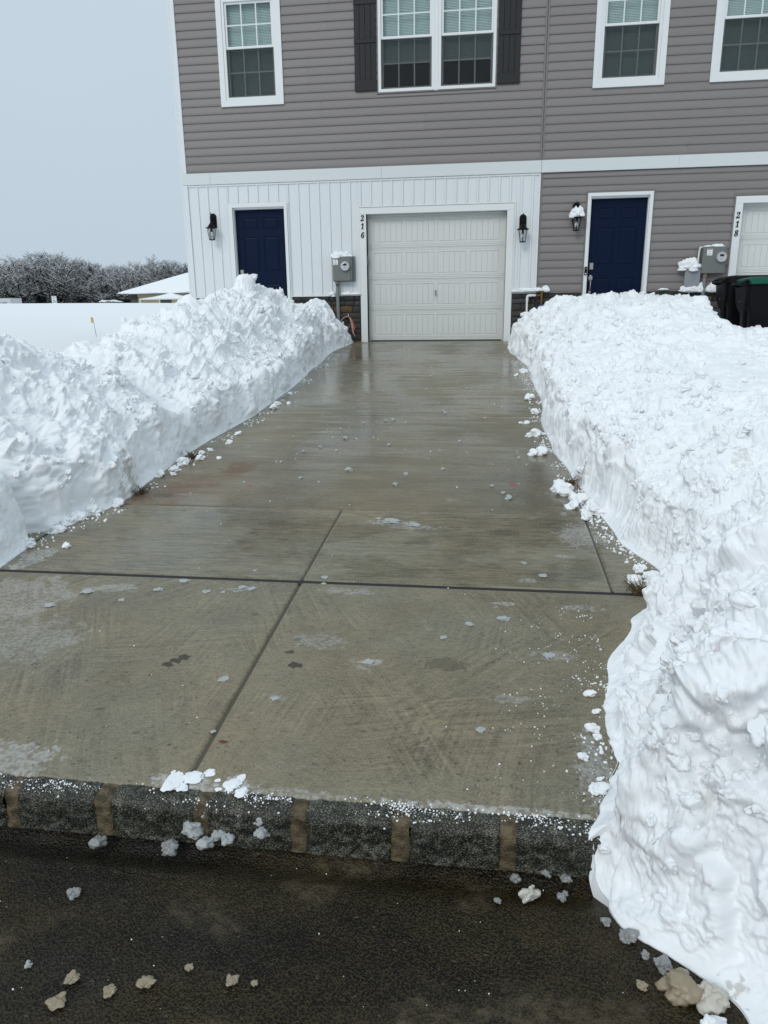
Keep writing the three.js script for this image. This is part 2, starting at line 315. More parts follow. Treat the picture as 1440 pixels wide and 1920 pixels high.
// ---------------------------------------------------------------- concrete drive, walk, apron
function concrete(x0, x1, z0, z1, W, H, o) {
  const col = new Uint8Array(W * H * 4), rgh = new Uint8Array(W * H * 4), bmp = new Uint8Array(W * H * 4);
  const enc = v => { v = Math.min(1, Math.max(0, v)); return (v <= 0.0031308 ? v * 12.92 : 1.055 * Math.pow(v, 1 / 2.4) - 0.055) * 255; };
  for (let j = 0; j < H; j++) for (let i = 0; i < W; i++) {
    const x = lerp(x0, x1, (i + 0.5) / W), z = lerp(z0, z1, (j + 0.5) / H), q = (j * W + i) * 4;
    const big = fbm(x * 0.9, 3, z * 0.7, 4), mid = fbm(x * 6, 7, z * 5, 3), grit = N3(x * 160, 1, z * 160), pore = sstep(0.45, 0.62, N3(x * 75, 4, z * 75));
    const r = o.at(x, z, big, mid, grit);
    let k = 0.97 + 0.42 * big + 0.30 * mid + 0.28 * (sstep(-0.3, 0.3, grit) - 0.5) - 0.40 * pore + (r.tone || 0);
    const warm = 0.16 * fbm(x * 1.6, 12, z * 1.6, 3);
    let c = [0.206 * k * (1 + warm), 0.180 * k, 0.123 * k * (1 - warm)];
    const st = r.stain || 0; c = [lerp(c[0], 0.15, st), lerp(c[1], 0.075, st), lerp(c[2], 0.03, st)];
    const dk = 1 - (r.dark || 0); c = c.map(v => v * dk);
    const fr = 0.72 * (r.frost || 0) * (0.15 + 0.85 * sstep(-0.25, 0.2, fbm(x * 70, 33, z * 70, 2) + 0.3 * mid)); c = [lerp(c[0], 0.62, fr), lerp(c[1], 0.64, fr), lerp(c[2], 0.66, fr)];
    const rd = r.red || 0; c = [lerp(c[0], 0.3, rd), lerp(c[1], 0.05, rd), lerp(c[2], 0.05, rd)];
    col[q] = enc(c[0]); col[q + 1] = enc(c[1]); col[q + 2] = enc(c[2]); col[q + 3] = 255;
    const ro = Math.min(1, Math.max(0.03, r.rough + 0.10 * mid + 0.05 * grit + 0.4 * fr)) * 255; rgh[q] = rgh[q + 1] = rgh[q + 2] = ro; rgh[q + 3] = 255;
    const b = Math.min(1, Math.max(0, 0.5 + (r.bump || 0) + 0.10 * grit * (r.gritty ?? 1) - 0.2 * pore * (r.gritty ?? 1) + 0.12 * mid + 0.15 * fr)) * 255; bmp[q] = bmp[q + 1] = bmp[q + 2] = b; bmp[q + 3] = 255;
  }
  const T = (d, srgb) => { const t = new THREE.DataTexture(d, W, H, THREE.RGBAFormat); t.magFilter = THREE.LinearFilter; t.minFilter = THREE.LinearMipmapLinearFilter; t.generateMipmaps = true; t.wrapS = t.wrapT = THREE.MirroredRepeatWrapping; if (srgb) t.colorSpace = THREE.SRGBColorSpace; t.needsUpdate = true; return t; };
  return new THREE.MeshPhysicalMaterial({ map: T(col, true), roughnessMap: T(rgh), bumpMap: T(bmp), roughness: 1, bumpScale: o.relief, ior: 1.40, specularIntensity: o.spec });
}
const blot = (x, z, cx, cz, rx, rz, f = 40, a = 0.5) => sstep(0.42, 0.62, Math.exp(-(((x - cx) / rx) ** 2) - (((z - cz) / rz) ** 2)) + a * fbm(x * f, 2, z * f, 3));
const DX0 = -1.9, DX1 = 3.2;
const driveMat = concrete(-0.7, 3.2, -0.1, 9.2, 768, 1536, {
  relief: 0.0035, spec: 0.85,
  at(x, z, big, mid, grit) {
    const streak = 0.5 * N3(x * 1.4, 3, z * 8) + 0.42 * N3(x * 2.6, 5, z * 21) + 0.3 * N3(x * 4, 8, z * 46), wet = sstep(-0.30, 0.22, fbm(x * 1.3 + 4, 9, z * 0.55, 3) + 0.10 * sstep(6.5, 2.5, z) + 0.5 * streak);
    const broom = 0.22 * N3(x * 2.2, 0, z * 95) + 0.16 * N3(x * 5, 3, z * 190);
    const rustZone = sstep(7.6, 8.6, z) * sstep(0.75, 0.05, x) * (0.25 + 0.8 * Math.max(0, fbm(x * 4, 21, z * 9, 3) + 0.15)) + 0.55 * blot(x, z, 0.33, 8.28, 0.14, 0.22, 14, 0.8) + 0.35 * blot(x, z, 0.1, 8.75, 0.2, 0.3, 10, 0.9);
    const band = 0.22 * sstep(8.2, 8.7, z) * Math.max(0, 0.3 + fbm(x * 2, 31, z * 14, 3)) * sstep(2.8, 0.5, x);
    const ice = 0.35 * sstep(0.36, 0.5, fbm(x * 5, 41, z * 7, 3) + 0.04) * sstep(5.8, 7.6, z);
    const edge = 0.45 * sstep(0.22, 0.4, fbm(x * 9, 43, z * 9, 3) + 0.22 * sstep(2.35, 2.65, x)) * sstep(2.2, 2.5, x) * sstep(8, 9, z);
    return {
      tone: -0.10 * wet + 0.42 * broom + 0.22 * streak, rough: lerp(0.44, 0.15, wet), bump: broom * lerp(1, 0.55, wet), gritty: lerp(0.8, 0.35, wet),  // broom in tone paints groove shading into the colour, besides the bump
      stain: Math.min(0.75, rustZone * 0.95 + band), dark: 0.38 * blot(x, z, 0.03, 8.93, 0.10, 0.06, 20, 0.6), frost: Math.max(ice, edge),
      red: 0.8 * blot(x, z, 0.55, 8.69, 0.022, 0.03, 60, 0.2) + 0.85 * blot(x, z, 2.29, 8.56, 0.028, 0.035, 60, 0.2)
    };
  }
});
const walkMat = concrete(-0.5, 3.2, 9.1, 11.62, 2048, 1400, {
  relief: 0.0040, spec: 0.85,
  at(x, z, big, mid, grit) {
    const walk = sstep(10.17, 10.13, z);
    const puddle = walk * sstep(-0.02, 0.10, fbm(x * 2.1, 17, z * 3.4, 4) + 0.16 * sstep(9.9, 9.3, z) + 0.03 + 0.22 * N3(x * 5, 0, z * 80) * 0.5 + 0.10 * N3(x * 16, 2, z * 34));
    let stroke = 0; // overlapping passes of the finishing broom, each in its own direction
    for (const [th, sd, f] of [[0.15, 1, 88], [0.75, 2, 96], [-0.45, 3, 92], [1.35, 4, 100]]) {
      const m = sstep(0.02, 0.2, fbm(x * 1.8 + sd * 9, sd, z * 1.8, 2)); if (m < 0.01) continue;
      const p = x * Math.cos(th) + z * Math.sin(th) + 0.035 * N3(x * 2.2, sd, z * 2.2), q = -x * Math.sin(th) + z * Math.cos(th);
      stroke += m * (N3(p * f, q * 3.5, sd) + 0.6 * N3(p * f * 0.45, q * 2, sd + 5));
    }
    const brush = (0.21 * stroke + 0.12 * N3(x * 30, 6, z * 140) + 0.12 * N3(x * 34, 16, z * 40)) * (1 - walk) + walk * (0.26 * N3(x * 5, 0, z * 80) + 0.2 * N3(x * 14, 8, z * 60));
    const damp = sstep(0.0, 0.25, fbm(x * 1.5, 71, z * 1.8, 3));
    let frost = 0;
    const fz = (cx, cz, rx, rz, k, f = 26) => { frost = Math.max(frost, k * blot(x, z, cx, cz, rx, rz, f, 0.9)); };
    fz(0.02, 10.42, 0.28, 0.22, 0.42, 16); fz(0.30, 10.80, 0.22, 0.2, 0.32, 18); fz(-0.1, 10.75, 0.35, 0.3, 0.38, 14); fz(0.40, 10.3, 0.13, 0.05, 0.4); fz(0.62, 11.5, 0.22, 0.10, 0.5); fz(0.2, 11.5, 0.4, 0.13, 0.55); fz(1.25, 11.54, 0.13, 0.05, 0.75); fz(1.40, 11.55, 0.07, 0.05, 0.8);
    fz(1.00, 10.26, 0.08, 0.03, 0.5); fz(1.50, 10.24, 0.13, 0.04, 0.4); fz(1.48, 10.70, 0.13, 0.06, 0.32); fz(1.68, 10.83, 0.07, 0.025, 0.5); fz(2.20, 10.30, 0.07, 0.02, 0.6); fz(2.52, 10.31, 0.09, 0.03, 0.5); fz(2.37, 10.72, 0.1, 0.04, 0.35); fz(1.40, 11.09, 0.04, 0.02, 0.35); fz(2.2, 11.02, 0.08, 0.03, 0.3);
    fz(1.60, 9.33, 0.16, 0.05, 0.6); fz(1.72, 9.40, 0.2, 0.035, 0.45); fz(2.62, 9.45, 0.14, 0.2, 0.4); fz(2.32, 10.05, 0.06, 0.03, 0.4); fz(2.5, 9.75, 0.06, 0.02, 0.4); fz(-0.2, 10.0, 0.10, 0.16, 0.55, 22); fz(1.55, 11.545, 0.2, 0.02, 0.4, 60); fz(2.15, 11.55, 0.35, 0.018, 0.6, 60); fz(2.43, 11.35, 0.05, 0.2, 0.45, 60);
    frost = Math.max(frost, 0.35 * sstep(0.40, 0.5, fbm(x * 13, 81, z * 13, 3) + 0.03) * (1 - 0.6 * walk));
    let dark = 0;
    const ds = (cx, cz, rx, rz, k) => { dark = Math.max(dark, k * blot(x, z, cx, cz, rx, rz, 60, 0.9)); };
    ds(0.976, 10.866, 0.030, 0.026, 0.72); ds(0.954, 10.893, 0.028, 0.024, 0.72); ds(0.934, 10.922, 0.028, 0.020, 0.72); ds(1.37, 10.79, 0.024, 0.014, 0.65); ds(1.41, 10.88, 0.036, 0.022, 0.72); ds(1.375, 10.69, 0.02, 0.014, 0.55); ds(1.97, 10.82, 0.10, 0.05, 0.33); ds(1.14, 10.50, 0.02, 0.014, 0.4); ds(0.98, 9.40, 0.17, 0.06, 0.28); ds(2.22, 9.44, 0.09, 0.06, 0.30); ds(0.82, 11.22, 0.02, 0.012, 0.4); ds(0.9, 11.0, 0.012, 0.01, 0.5); ds(1.0, 11.33, 0.012, 0.01, 0.4);
    return { tone: 0.07 - 0.12 * puddle - 0.07 * damp * (1 - walk) + 1.15 * brush + 0.10 * N3(x * 3, 2, z * 26) * walk, rough: lerp(lerp(0.46, 0.36, damp), lerp(0.34, 0.10, puddle), walk), bump: brush * lerp(0.9, 0.15, puddle), gritty: lerp(1, 0.2, puddle), frost, dark, stain: 0.10 * sstep(0.05, 0.4, fbm(x * 1.3, 91, z * 2, 3)) * (1 - walk) };  // tone: brush also paints shading and wetness of the broom grooves into the colour
  }
});
function slab(name, xa, xb, za, zb, mat, box, parent, thick = 0.12, holes) { // slab top follows the slope; tooled rounded edges
  const [bx0, bx1, bz0, bz1] = box, e = 0.013;
  const xs = [xa, xa + e * 0.3, xa + e, ...[...Array(7)].map((_, i) => lerp(xa + e, xb - e, (i + 1) / 8)), xb - e, xb - e * 0.3, xb];
  const zs = [za, za + e * 0.3, za + e, ...[...Array(9)].map((_, i) => lerp(za + e, zb - e, (i + 1) / 10)), zb - e, zb - e * 0.3, zb];
  const P = [], U = [], I = []; const nx = xs.length;
  const dip = d => d >= e ? 0 : -e * (1 - Math.sqrt(Math.max(0, 1 - (1 - d / e) ** 2))) * 0.8;
  const push = (x, y, z) => { P.push(x, y, z); U.push((x - bx0) / (bx1 - bx0), (z - bz0) / (bz1 - bz0)); };
  zs.forEach(z => xs.forEach(x => push(x, gy(z) + dip(x - xa) + dip(xb - x) + dip(z - za) + dip(zb - z), z)));
  for (let j = 0; j < zs.length - 1; j++) for (let i = 0; i < nx - 1; i++) { const a = j * nx + i; I.push(a, a + nx, a + 1, a + 1, a + nx, a + nx + 1); }
  const wall = (p, q) => { const n = P.length / 3; push(p[0], gy(p[1]) - e * 0.8, p[1]); push(q[0], gy(q[1]) - e * 0.8, q[1]); push(q[0], gy(q[1]) - thick, q[1]); push(p[0], gy(p[1]) - thick, p[1]); I.push(n, n + 2, n + 1, n, n + 3, n + 2); };
  wall([xa, zb], [xb, zb]); wall([xb, za], [xa, za]); wall([xb, zb], [xb, za]); wall([xa, za], [xa, zb]);
  const g = new THREE.BufferGeometry(); g.setAttribute('position', new THREE.Float32BufferAttribute(P, 3)); g.setAttribute('uv', new THREE.Float32BufferAttribute(U, 2)); g.setIndex(I); g.computeVertexNormals();
  return part(name, g, mat, parent);
}
const dbox = [-0.7, 3.2, -0.1, 9.2], wbox = [-0.5, 3.2, 9.1, 11.62];
const jointMat = std(L(0.018, 0.018, 0.019), 0.75), grooveMat = std(L(0.095, 0.088, 0.065), 0.8);
{
  const drive = sub('driveway', scene); drive.userData.kind = 'structure';
  const cuts = [-0.02, 3.20, 6.40, 9.117];
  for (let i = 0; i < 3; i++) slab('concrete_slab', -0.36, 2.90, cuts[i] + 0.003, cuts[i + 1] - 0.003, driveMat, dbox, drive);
  const walk = sub('sidewalk', scene); walk.userData.kind = 'structure';
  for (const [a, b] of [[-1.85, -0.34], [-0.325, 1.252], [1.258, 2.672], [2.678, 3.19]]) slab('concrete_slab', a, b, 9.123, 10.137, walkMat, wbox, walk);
  const apron = sub('driveway_apron', scene); apron.userData.kind = 'structure';
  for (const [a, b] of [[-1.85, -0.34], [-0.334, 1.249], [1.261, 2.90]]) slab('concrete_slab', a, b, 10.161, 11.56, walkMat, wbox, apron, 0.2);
  // fill under the joints: soft black strip across the walk, mortar-grey in the tooled grooves
  const strip = (xa, xb, za, zb, d, m, parent, name) => { const g = new THREE.BoxGeometry(xb - xa, 0.02, zb - za); const o = part(name, g, m, parent, (xa + xb) / 2, gy((za + zb) / 2) - d - 0.01, (za + zb) / 2); o.rotation.x = Math.atan(S); };
  strip(-1.8, 3.1, 10.12, 10.178, 0.005, jointMat, walk, 'joint_filler');
  strip(-0.36, -0.31, 9.0, 10.6, 0.008, jointMat, walk, 'joint_filler');
  strip(-0.36, 2.9, 9.10, 9.14, 0.010, grooveMat, drive, 'joint_filler');
  for (const z of cuts.slice(1, 3)) strip(-0.36, 2.9, z - 0.012, z + 0.012, 0.010, grooveMat, drive, 'joint_filler');
  for (const [a, z0, z1] of [[1.255, 9.13, 10.13], [2.675, 9.13, 10.13], [1.255, 10.165, 11.55]]) { const g = new THREE.BoxGeometry(0.03, 0.02, z1 - z0); const o = part('joint_filler', g, grooveMat, a < 2 && z0 > 10 ? apron : walk, a, gy((z0 + z1) / 2) - 0.0205, (z0 + z1) / 2); o.rotation.x = Math.atan(S); }
}
// ---------------------------------------------------------------- road and kerb
{
  const W = 2048, H = 1024, x0 = 0.6, x1 = 2.9, z0 = 11.58, z1 = 12.73;
  const slushAt = (x, z) => (0.25 + 0.75 * sstep(-0.2, 0.25, fbm(x * 30, 23, z * 34, 3))) * Math.max(0.75 * sstep(0.06, 0.34, fbm(x * 2.6, 3, z * 4, 4) + 0.16 * gauss(x, z, 1.75, 11.88, 0.32, 0.12) + 0.10 * gauss(x, z, 2.1, 11.75, 0.3, 0.08)), 0.5 * sstep(0.30, 0.42, fbm(x * 11, 13, z * 15, 3)));
  const arr = fn => fn;
  const map = tex8(W, H, (i, j) => {
    const x = lerp(x0, x1, i / W), z = lerp(z0, z1, j / H), s = slushAt(x, z), g = N3(x * 190, 0, z * 190), g2 = N3(x * 340, 5, z * 340), b = fbm(x * 1.7, 8, z * 2.2, 3);
    const k = Math.max(0.12, 0.15 + 1.25 * sstep(-0.28, 0.38, g) + 0.85 * sstep(-0.3, 0.4, g2) + 1.1 * b + 0.6 * fbm(x * 12, 58, z * 16, 3)), chip = sstep(0.56, 0.70, N3(x * 85, 9, z * 85)) * 0.05;
    const brown = sstep(-0.25, 0.25, fbm(x * 1.2, 28, z * 2.2, 3));
    let c = [lerp(0.017, 0.027, brown) * k + chip, lerp(0.0155, 0.0195, brown) * k + chip * 0.95, lerp(0.013, 0.0085, brown) * k + chip * 0.8];
    const q = s * (0.46 + 0.5 * fbm(x * 22, 17, z * 26, 3));
    return [lerp(c[0], 0.15, q), lerp(c[1], 0.118, q), lerp(c[2], 0.072, q)];
  }, true);
  const rough = tex8(W, H, (i, j) => { const x = lerp(x0, x1, i / W), z = lerp(z0, z1, j / H); return 0.46 + 0.45 * fbm(x * 3, 6, z * 4, 3) + 0.12 * N3(x * 120, 3, z * 120) - 0.12 * slushAt(x, z); }, false);
  const bump = tex8(W, H, (i, j) => { const x = lerp(x0, x1, i / W), z = lerp(z0, z1, j / H), s = slushAt(x, z); return 0.42 + (1 - 0.75 * s) * (0.20 * N3(x * 190, 0, z * 190) + 0.14 * N3(x * 340, 5, z * 340)) + 0.34 * fbm(x * 14, 44, z * 18, 3) + s * 0.22; }, false);
  for (const t of [map, rough, bump]) t.wrapS = t.wrapT = THREE.MirroredRepeatWrapping;
  const m = new THREE.MeshPhysicalMaterial({ map, roughnessMap: rough, bumpMap: bump, roughness: 1, bumpScale: 0.013, ior: 1.4, specularIntensity: 0.6 });
  const nx = 260, nz = 150, zs = [...Array(nz)].map((_, i) => 11.58 + (i / (nz - 1)) ** 2.2 * 8.6), xs = [...Array(nx)].map((_, i) => { const t = i / (nx - 1) * 2 - 1; return 1.9 + 1.9 * t + 70 * Math.sign(t) * Math.abs(t) ** 9; });
  const P = [], U = [], I = [];
  zs.forEach(z => xs.forEach(x => {
    const gut = -0.03 * gauss(0, z, 0, 11.66, 1, 0.06), crack = -0.006 * Math.exp(-(((z - 11.76 - 0.012 * N3(x * 4, 0, 3) - 0.02 * (x - 0.7)) / 0.008) ** 2)) * sstep(1.75, 1.2, x);
    P.push(x, ROAD - 0.01 * Math.min(1, z - 11.6) + gut + crack + 0.006 * fbm(x * 5, 2, z * 7, 3) + 0.004 * slushAt(x, z), z); U.push((x - x0) / (x1 - x0), (z - z0) / (z1 - z0));
  }));
  for (let j = 0; j < nz - 1; j++) for (let i = 0; i < nx - 1; i++) { const a = j * nx + i; I.push(a, a + nx, a + 1, a + 1, a + nx, a + nx + 1); }
  const g = new THREE.BufferGeometry(); g.setAttribute('position', new THREE.Float32BufferAttribute(P, 3)); g.setAttribute('uv', new THREE.Float32BufferAttribute(U, 2)); g.setIndex(I); g.computeVertexNormals();
  structure('road', g, m);

  // granite kerb: rough blocks with tan mortar between
  const granite = tex8(512, 512, (i, j) => {
    const u = i / 512, v = j / 512, a = tileNoise(u, v, 70, 4), b = tileNoise(u, v, 120, 5), c = tileNoise(u, v, 12, 6);
    const k = sstep(-0.05, 0.45, a * 0.8 + 0.7 * b + 0.35 * c);
    return [lerp(0.012, 0.155, k), lerp(0.0125, 0.150, k), lerp(0.009, 0.112, k)];
  }, true);
  const gb = tex8(512, 512, (i, j) => 0.5 + 0.3 * tileNoise(i / 512, j / 512, 60, 7) + 0.25 * tileNoise(i / 512, j / 512, 24, 8), false);
  const gm = new THREE.MeshPhysicalMaterial({ map: granite, bumpMap: gb, bumpScale: 0.004, roughness: 0.55, ior: 1.42 });
  const mortarTex = tex8(256, 256, (i, j) => { const k = sstep(-0.4, 0.4, tileNoise(i / 256, j / 256, 9, 21) + 0.4 * tileNoise(i / 256, j / 256, 50, 22)); return [lerp(0.048, 0.135, k), lerp(0.033, 0.102, k), lerp(0.014, 0.056, k)]; }, true);
  const mortar = new THREE.MeshStandardMaterial({ map: mortarTex, roughness: 0.7, bumpMap: gb, bumpScale: 0.006 });
  const kerb = thing('granite_kerb', 'dark rough granite kerb with tan mortar joints between road and apron', 'kerb', 0, 0, 0);
  const yT = gy(11.56) - 0.003;
  const profile = t => { // t 0..1 over top, nose and face: [z, y]
    const top = 0.030, rad = 0.034, face = 0.085, len = top + rad * 1.57 + face; let s = t * len;
    if (s < top) return [11.562 + s, yT - 0.02 * s];
    s -= top; if (s < rad * 1.57) { const a = s / rad; return [11.562 + top + rad * Math.sin(a), yT - 0.002 - rad + rad * Math.cos(a)]; }
    s -= rad * 1.57; return [11.562 + top + rad + 0.10 * s, yT - 0.002 - rad - s];
  };
  function kerbPiece(name, xa, xb, mat, dep, rough) {
    const nu = Math.max(6, Math.round((xb - xa) / 0.006)), nv = 26;
    const P = [], U = [], I = [];
    for (let j = 0; j <= nv; j++) for (let i = 0; i <= nu; i++) {
      const [z, y] = profile(j / nv), rag = 0.007 * N3(y * 26, z * 26, xa * 3) + 0.003 * N3(y * 80, z * 80, xa * 5), x = lerp(xa, xb, i / nu) + rag * (i / nu < 0.5 ? 1 : -1) * Math.abs(i / nu - 0.5) * 2, ed = Math.min(x - xa, xb - x), rnd = -0.010 * Math.exp(-ed / 0.008);
      const d = rough * (0.020 * fbm(x * 12, y * 14, z * 14 + xa, 3) + 0.006 * N3(x * 60, y * 60, z * 60) + 0.003 * N3(x * 120, y * 120, z * 120)) + rnd - dep;
      P.push(x, y + d * 0.6, z + d * sstep(0.25, 0.6, j / nv)); U.push(x / 0.35, j / nv * 0.24 / 0.35);
    }
    for (let j = 0; j < nv; j++) for (let i = 0; i < nu; i++) { const a = j * (nu + 1) + i; I.push(a, a + nu + 1, a + 1, a + 1, a + nu + 1, a + nu + 2); }
    const g = new THREE.BufferGeometry(); g.setAttribute('position', new THREE.Float32BufferAttribute(P, 3)); g.setAttribute('uv', new THREE.Float32BufferAttribute(U, 2)); g.setIndex(I); g.computeVertexNormals();
    part(name, g, mat, kerb);
  }
  let x = -4.64; const pitch = 0.284, jw = 0.040;
  while (x < 3.4) { const a = x + 0.004 * Math.sin(x * 31); kerbPiece('kerb_stone', a + jw / 2, a + pitch - jw / 2 - 0.006 * Math.sin(x * 17), gm, 0, 1); kerbPiece('mortar_joint', a + pitch - jw / 2 - 0.008, a + pitch + jw / 2 + 0.008, mortar, 0.003, 0.6); x += pitch; }
  const back = new THREE.BoxGeometry(8.2, 0.3, 0.08); part('bedding', back, std(L(0.05, 0.05, 0.045), 0.9), kerb, -0.5, yT - 0.19, 11.525);
}

// ---------------------------------------------------------------- the two townhouses
const phys = (c, roughness, specularIntensity, o = {}) => new THREE.MeshPhysicalMaterial({ color: c, roughness, specularIntensity, ...o });
const M = {
  white: std(L(0.74, 0.755, 0.75), 0.42), whiteB: std(L(0.70, 0.725, 0.735), 0.42), band: std(L(0.64, 0.67, 0.665), 0.4), garage: std(L(0.66, 0.665, 0.64), 0.38),
  navy: phys(L(0.0022, 0.0085, 0.030), 0.5, 0.22), shutter: phys(L(0.024, 0.024, 0.026), 0.55, 0.5), black: phys(L(0.004, 0.004, 0.0045), 0.45, 0.3), nickel: std(L(0.42, 0.39, 0.35), 0.34, { metalness: 0.9 }),
  grey: std(L(0.155, 0.165, 0.155), 0.5), greyPlastic: std(L(0.27, 0.285, 0.30), 0.55), pvc: std(L(0.19, 0.205, 0.20), 0.5), whitePlastic: std(L(0.72, 0.72, 0.70), 0.4),
  glass: new THREE.MeshPhysicalMaterial({ color: L(0.84, 0.90, 0.895), roughness: 0.02, transmission: 1, thickness: 0, ior: 1.5 }),
  clear: new THREE.MeshPhysicalMaterial({ color: L(0.95, 0.96, 0.96), roughness: 0.03, transmission: 1, thickness: 0, ior: 1.45 }),
  screen: std(L(0.012, 0.013, 0.014), 0.8, { transparent: true, opacity: 0.36 }), blind: std(L(0.82, 0.84, 0.83), 0.6), room: std(L(0.10, 0.10, 0.10), 0.9), grille: std(L(0.66, 0.72, 0.70), 0.4),
  brass: std(L(0.17, 0.10, 0.035), 0.45, { metalness: 0.7 }), tape: std(L(0.5, 0.06, 0.02), 0.6), rubber: std(L(0.02, 0.02, 0.02), 0.8),
};
const sidingTones = [[0.210, 0.189, 0.182], [0.205, 0.185, 0.178], [0.215, 0.194, 0.186]].map(c => std(L(...c), 0.55));
const trimGrey = std(L(0.188, 0.171, 0.164), 0.55), sheath = std(L(0.03, 0.028, 0.027), 0.9);
const EXP = 0.1278;
const plankGeo = (() => { // dutch-lap course, 1 m long, scaled along x
  const pr = [[0.0, 0.001], [0.0, 0.0155], [0.004, 0.017], [0.03, 0.0155], [0.074, 0.0135], [0.080, 0.0125], [0.090, 0.0085], [0.102, 0.0048], [0.118, 0.0028], [EXP + 0.006, 0.0022]];
  const P = [], I = [];
  for (const x of [0, 1]) for (const [y, z] of pr) P.push(x, y, z);
  const n = pr.length; for (let i = 0; i < n - 1; i++) I.push(i, n + i, i + 1, i + 1, n + i, n + i + 1);
  const cap = P.length / 3; for (const x of [0, 1]) for (const [y, z] of [[0, 0.0], [0, 0.0155], [0.074, 0.0135], [EXP, 0.002]]) P.push(x, y, z);
  I.push(cap, cap + 1, cap + 2, cap, cap + 2, cap + 3, cap + 4, cap + 6, cap + 5, cap + 4, cap + 7, cap + 6);
  const g = new THREE.BufferGeometry(); g.setAttribute('position', new THREE.Float32BufferAttribute(P, 3)); g.setIndex(I);
  g.setAttribute('uv', new THREE.Float32BufferAttribute(P.flatMap((v, i) => i % 3 === 2 ? [] : [v]), 2));
  return toCreasedNormals(g, 0.6);
})();
function siding(parent, x0, x1, y0, y1, holes, rnd) {
  const seams = {}; let row = 0;
  for (let y = y0; y < y1 - 0.03; y += EXP, row++) {
    const h = Math.min(EXP, y1 - y), crops = []; let spans = [[x0, x1]];
    for (const [a, b, c, d] of holes) if (y + h > c + 0.004 && y < d - 0.004) { const l = Math.max(a, x0), r = Math.min(b, x1); if (y + h > d + 0.008 && y < d) crops.push([l, r, d, y + h - d]); else if (y < c - 0.008 && y + h > c) crops.push([l, r, y, c - y]); spans = spans.flatMap(([p, q]) => { const o = []; if (a > p) o.push([p, Math.min(a, q)]); if (b < q) o.push([Math.max(b, p), q]); return o.filter(s => s[1] - s[0] > 0.01); }); }
    const pair = row >> 1; if (!(pair in seams)) seams[pair] = [x0 + (0.22 + 0.6 * rnd()) * (x1 - x0)];
    for (const s of seams[pair]) spans = spans.flatMap(([p, q]) => s > p + 0.3 && s < q - 0.3 ? [[p, s - 0.0006], [s + 0.0006, q]] : [[p, q]]);
    for (const [p, q] of spans) { const m = part('siding_plank', plankGeo, sidingTones[Math.floor(rnd() * 3)], parent, p, y, 0); m.scale.set(q - p, h / EXP, 1); }
    for (const [p, q, yy, hh] of crops) { const m = part('siding_plank', plankGeo, sidingTones[0], parent, p, yy, 0); m.scale.set(q - p, hh / EXP, 1); }
  }
}
function panelGrid(w, h, base, recess) { // slab front with recessed rectangles and sloped reveals; recess: [x0,x1,y0,y1,depth,bevel]
  const X = new Set([0, w]), Y = new Set([0, h]);
  for (const [a, b, c, d, dep, bv] of recess) { [a, a + bv, b - bv, b].forEach(v => X.add(+v.toFixed(5))); [c, c + bv, d - bv, d].forEach(v => Y.add(+v.toFixed(5))); }
  const xs = [...X].sort((p, q) => p - q), ys = [...Y].sort((p, q) => p - q);
  const zf = (x, y) => { let z = base; for (const [a, b, c, d, dep, bv] of recess) if (x > a + 1e-6 && x < b - 1e-6 && y > c + 1e-6 && y < d - 1e-6) z = base - dep; return z; };
  const P = [], I = []; const nx = xs.length;
  ys.forEach(y => xs.forEach(x => P.push(x, y, zf(x, y))));
  for (let j = 0; j < ys.length - 1; j++) for (let i = 0; i < nx - 1; i++) { const a = j * nx + i; I.push(a, a + 1, a + nx, a + 1, a + nx + 1, a + nx); }
  const o = P.length / 3; P.push(0, 0, base, w, 0, base, w, h, base, 0, h, base, 0, 0, 0, w, 0, 0, w, h, 0, 0, h, 0);
  for (const [a, b] of [[0, 1], [1, 2], [2, 3], [3, 0]]) I.push(o + a, o + a + 4, o + b, o + b, o + a + 4, o + b + 4);
  const g = new THREE.BufferGeometry(); g.setAttribute('position', new THREE.Float32BufferAttribute(P, 3)); g.setIndex(I);
  g.setAttribute('uv', new THREE.Float32BufferAttribute(P.flatMap((v, i) => i % 3 === 2 ? [] : [v]), 2));
  return toCreasedNormals(g, 0.3);
}
function frustumPanel(w, h, d, bv) { // raised field with sloped margins
  const P = [0, 0, 0, w, 0, 0, w, h, 0, 0, h, 0, bv, bv, d, w - bv, bv, d, w - bv, h - bv, d, bv, h - bv, d];
  const g = new THREE.BufferGeometry(); g.setAttribute('position', new THREE.Float32BufferAttribute(P, 3)); g.setIndex([4, 5, 6, 4, 6, 7, 0, 1, 5, 0, 5, 4, 1, 2, 6, 1, 6, 5, 2, 3, 7, 2, 7, 6, 3, 0, 4, 3, 4, 7]);
  g.setAttribute('uv', new THREE.Float32BufferAttribute(P.flatMap((v, i) => i % 3 === 2 ? [] : [v]), 2));
  return toCreasedNormals(g, 0.2);
}
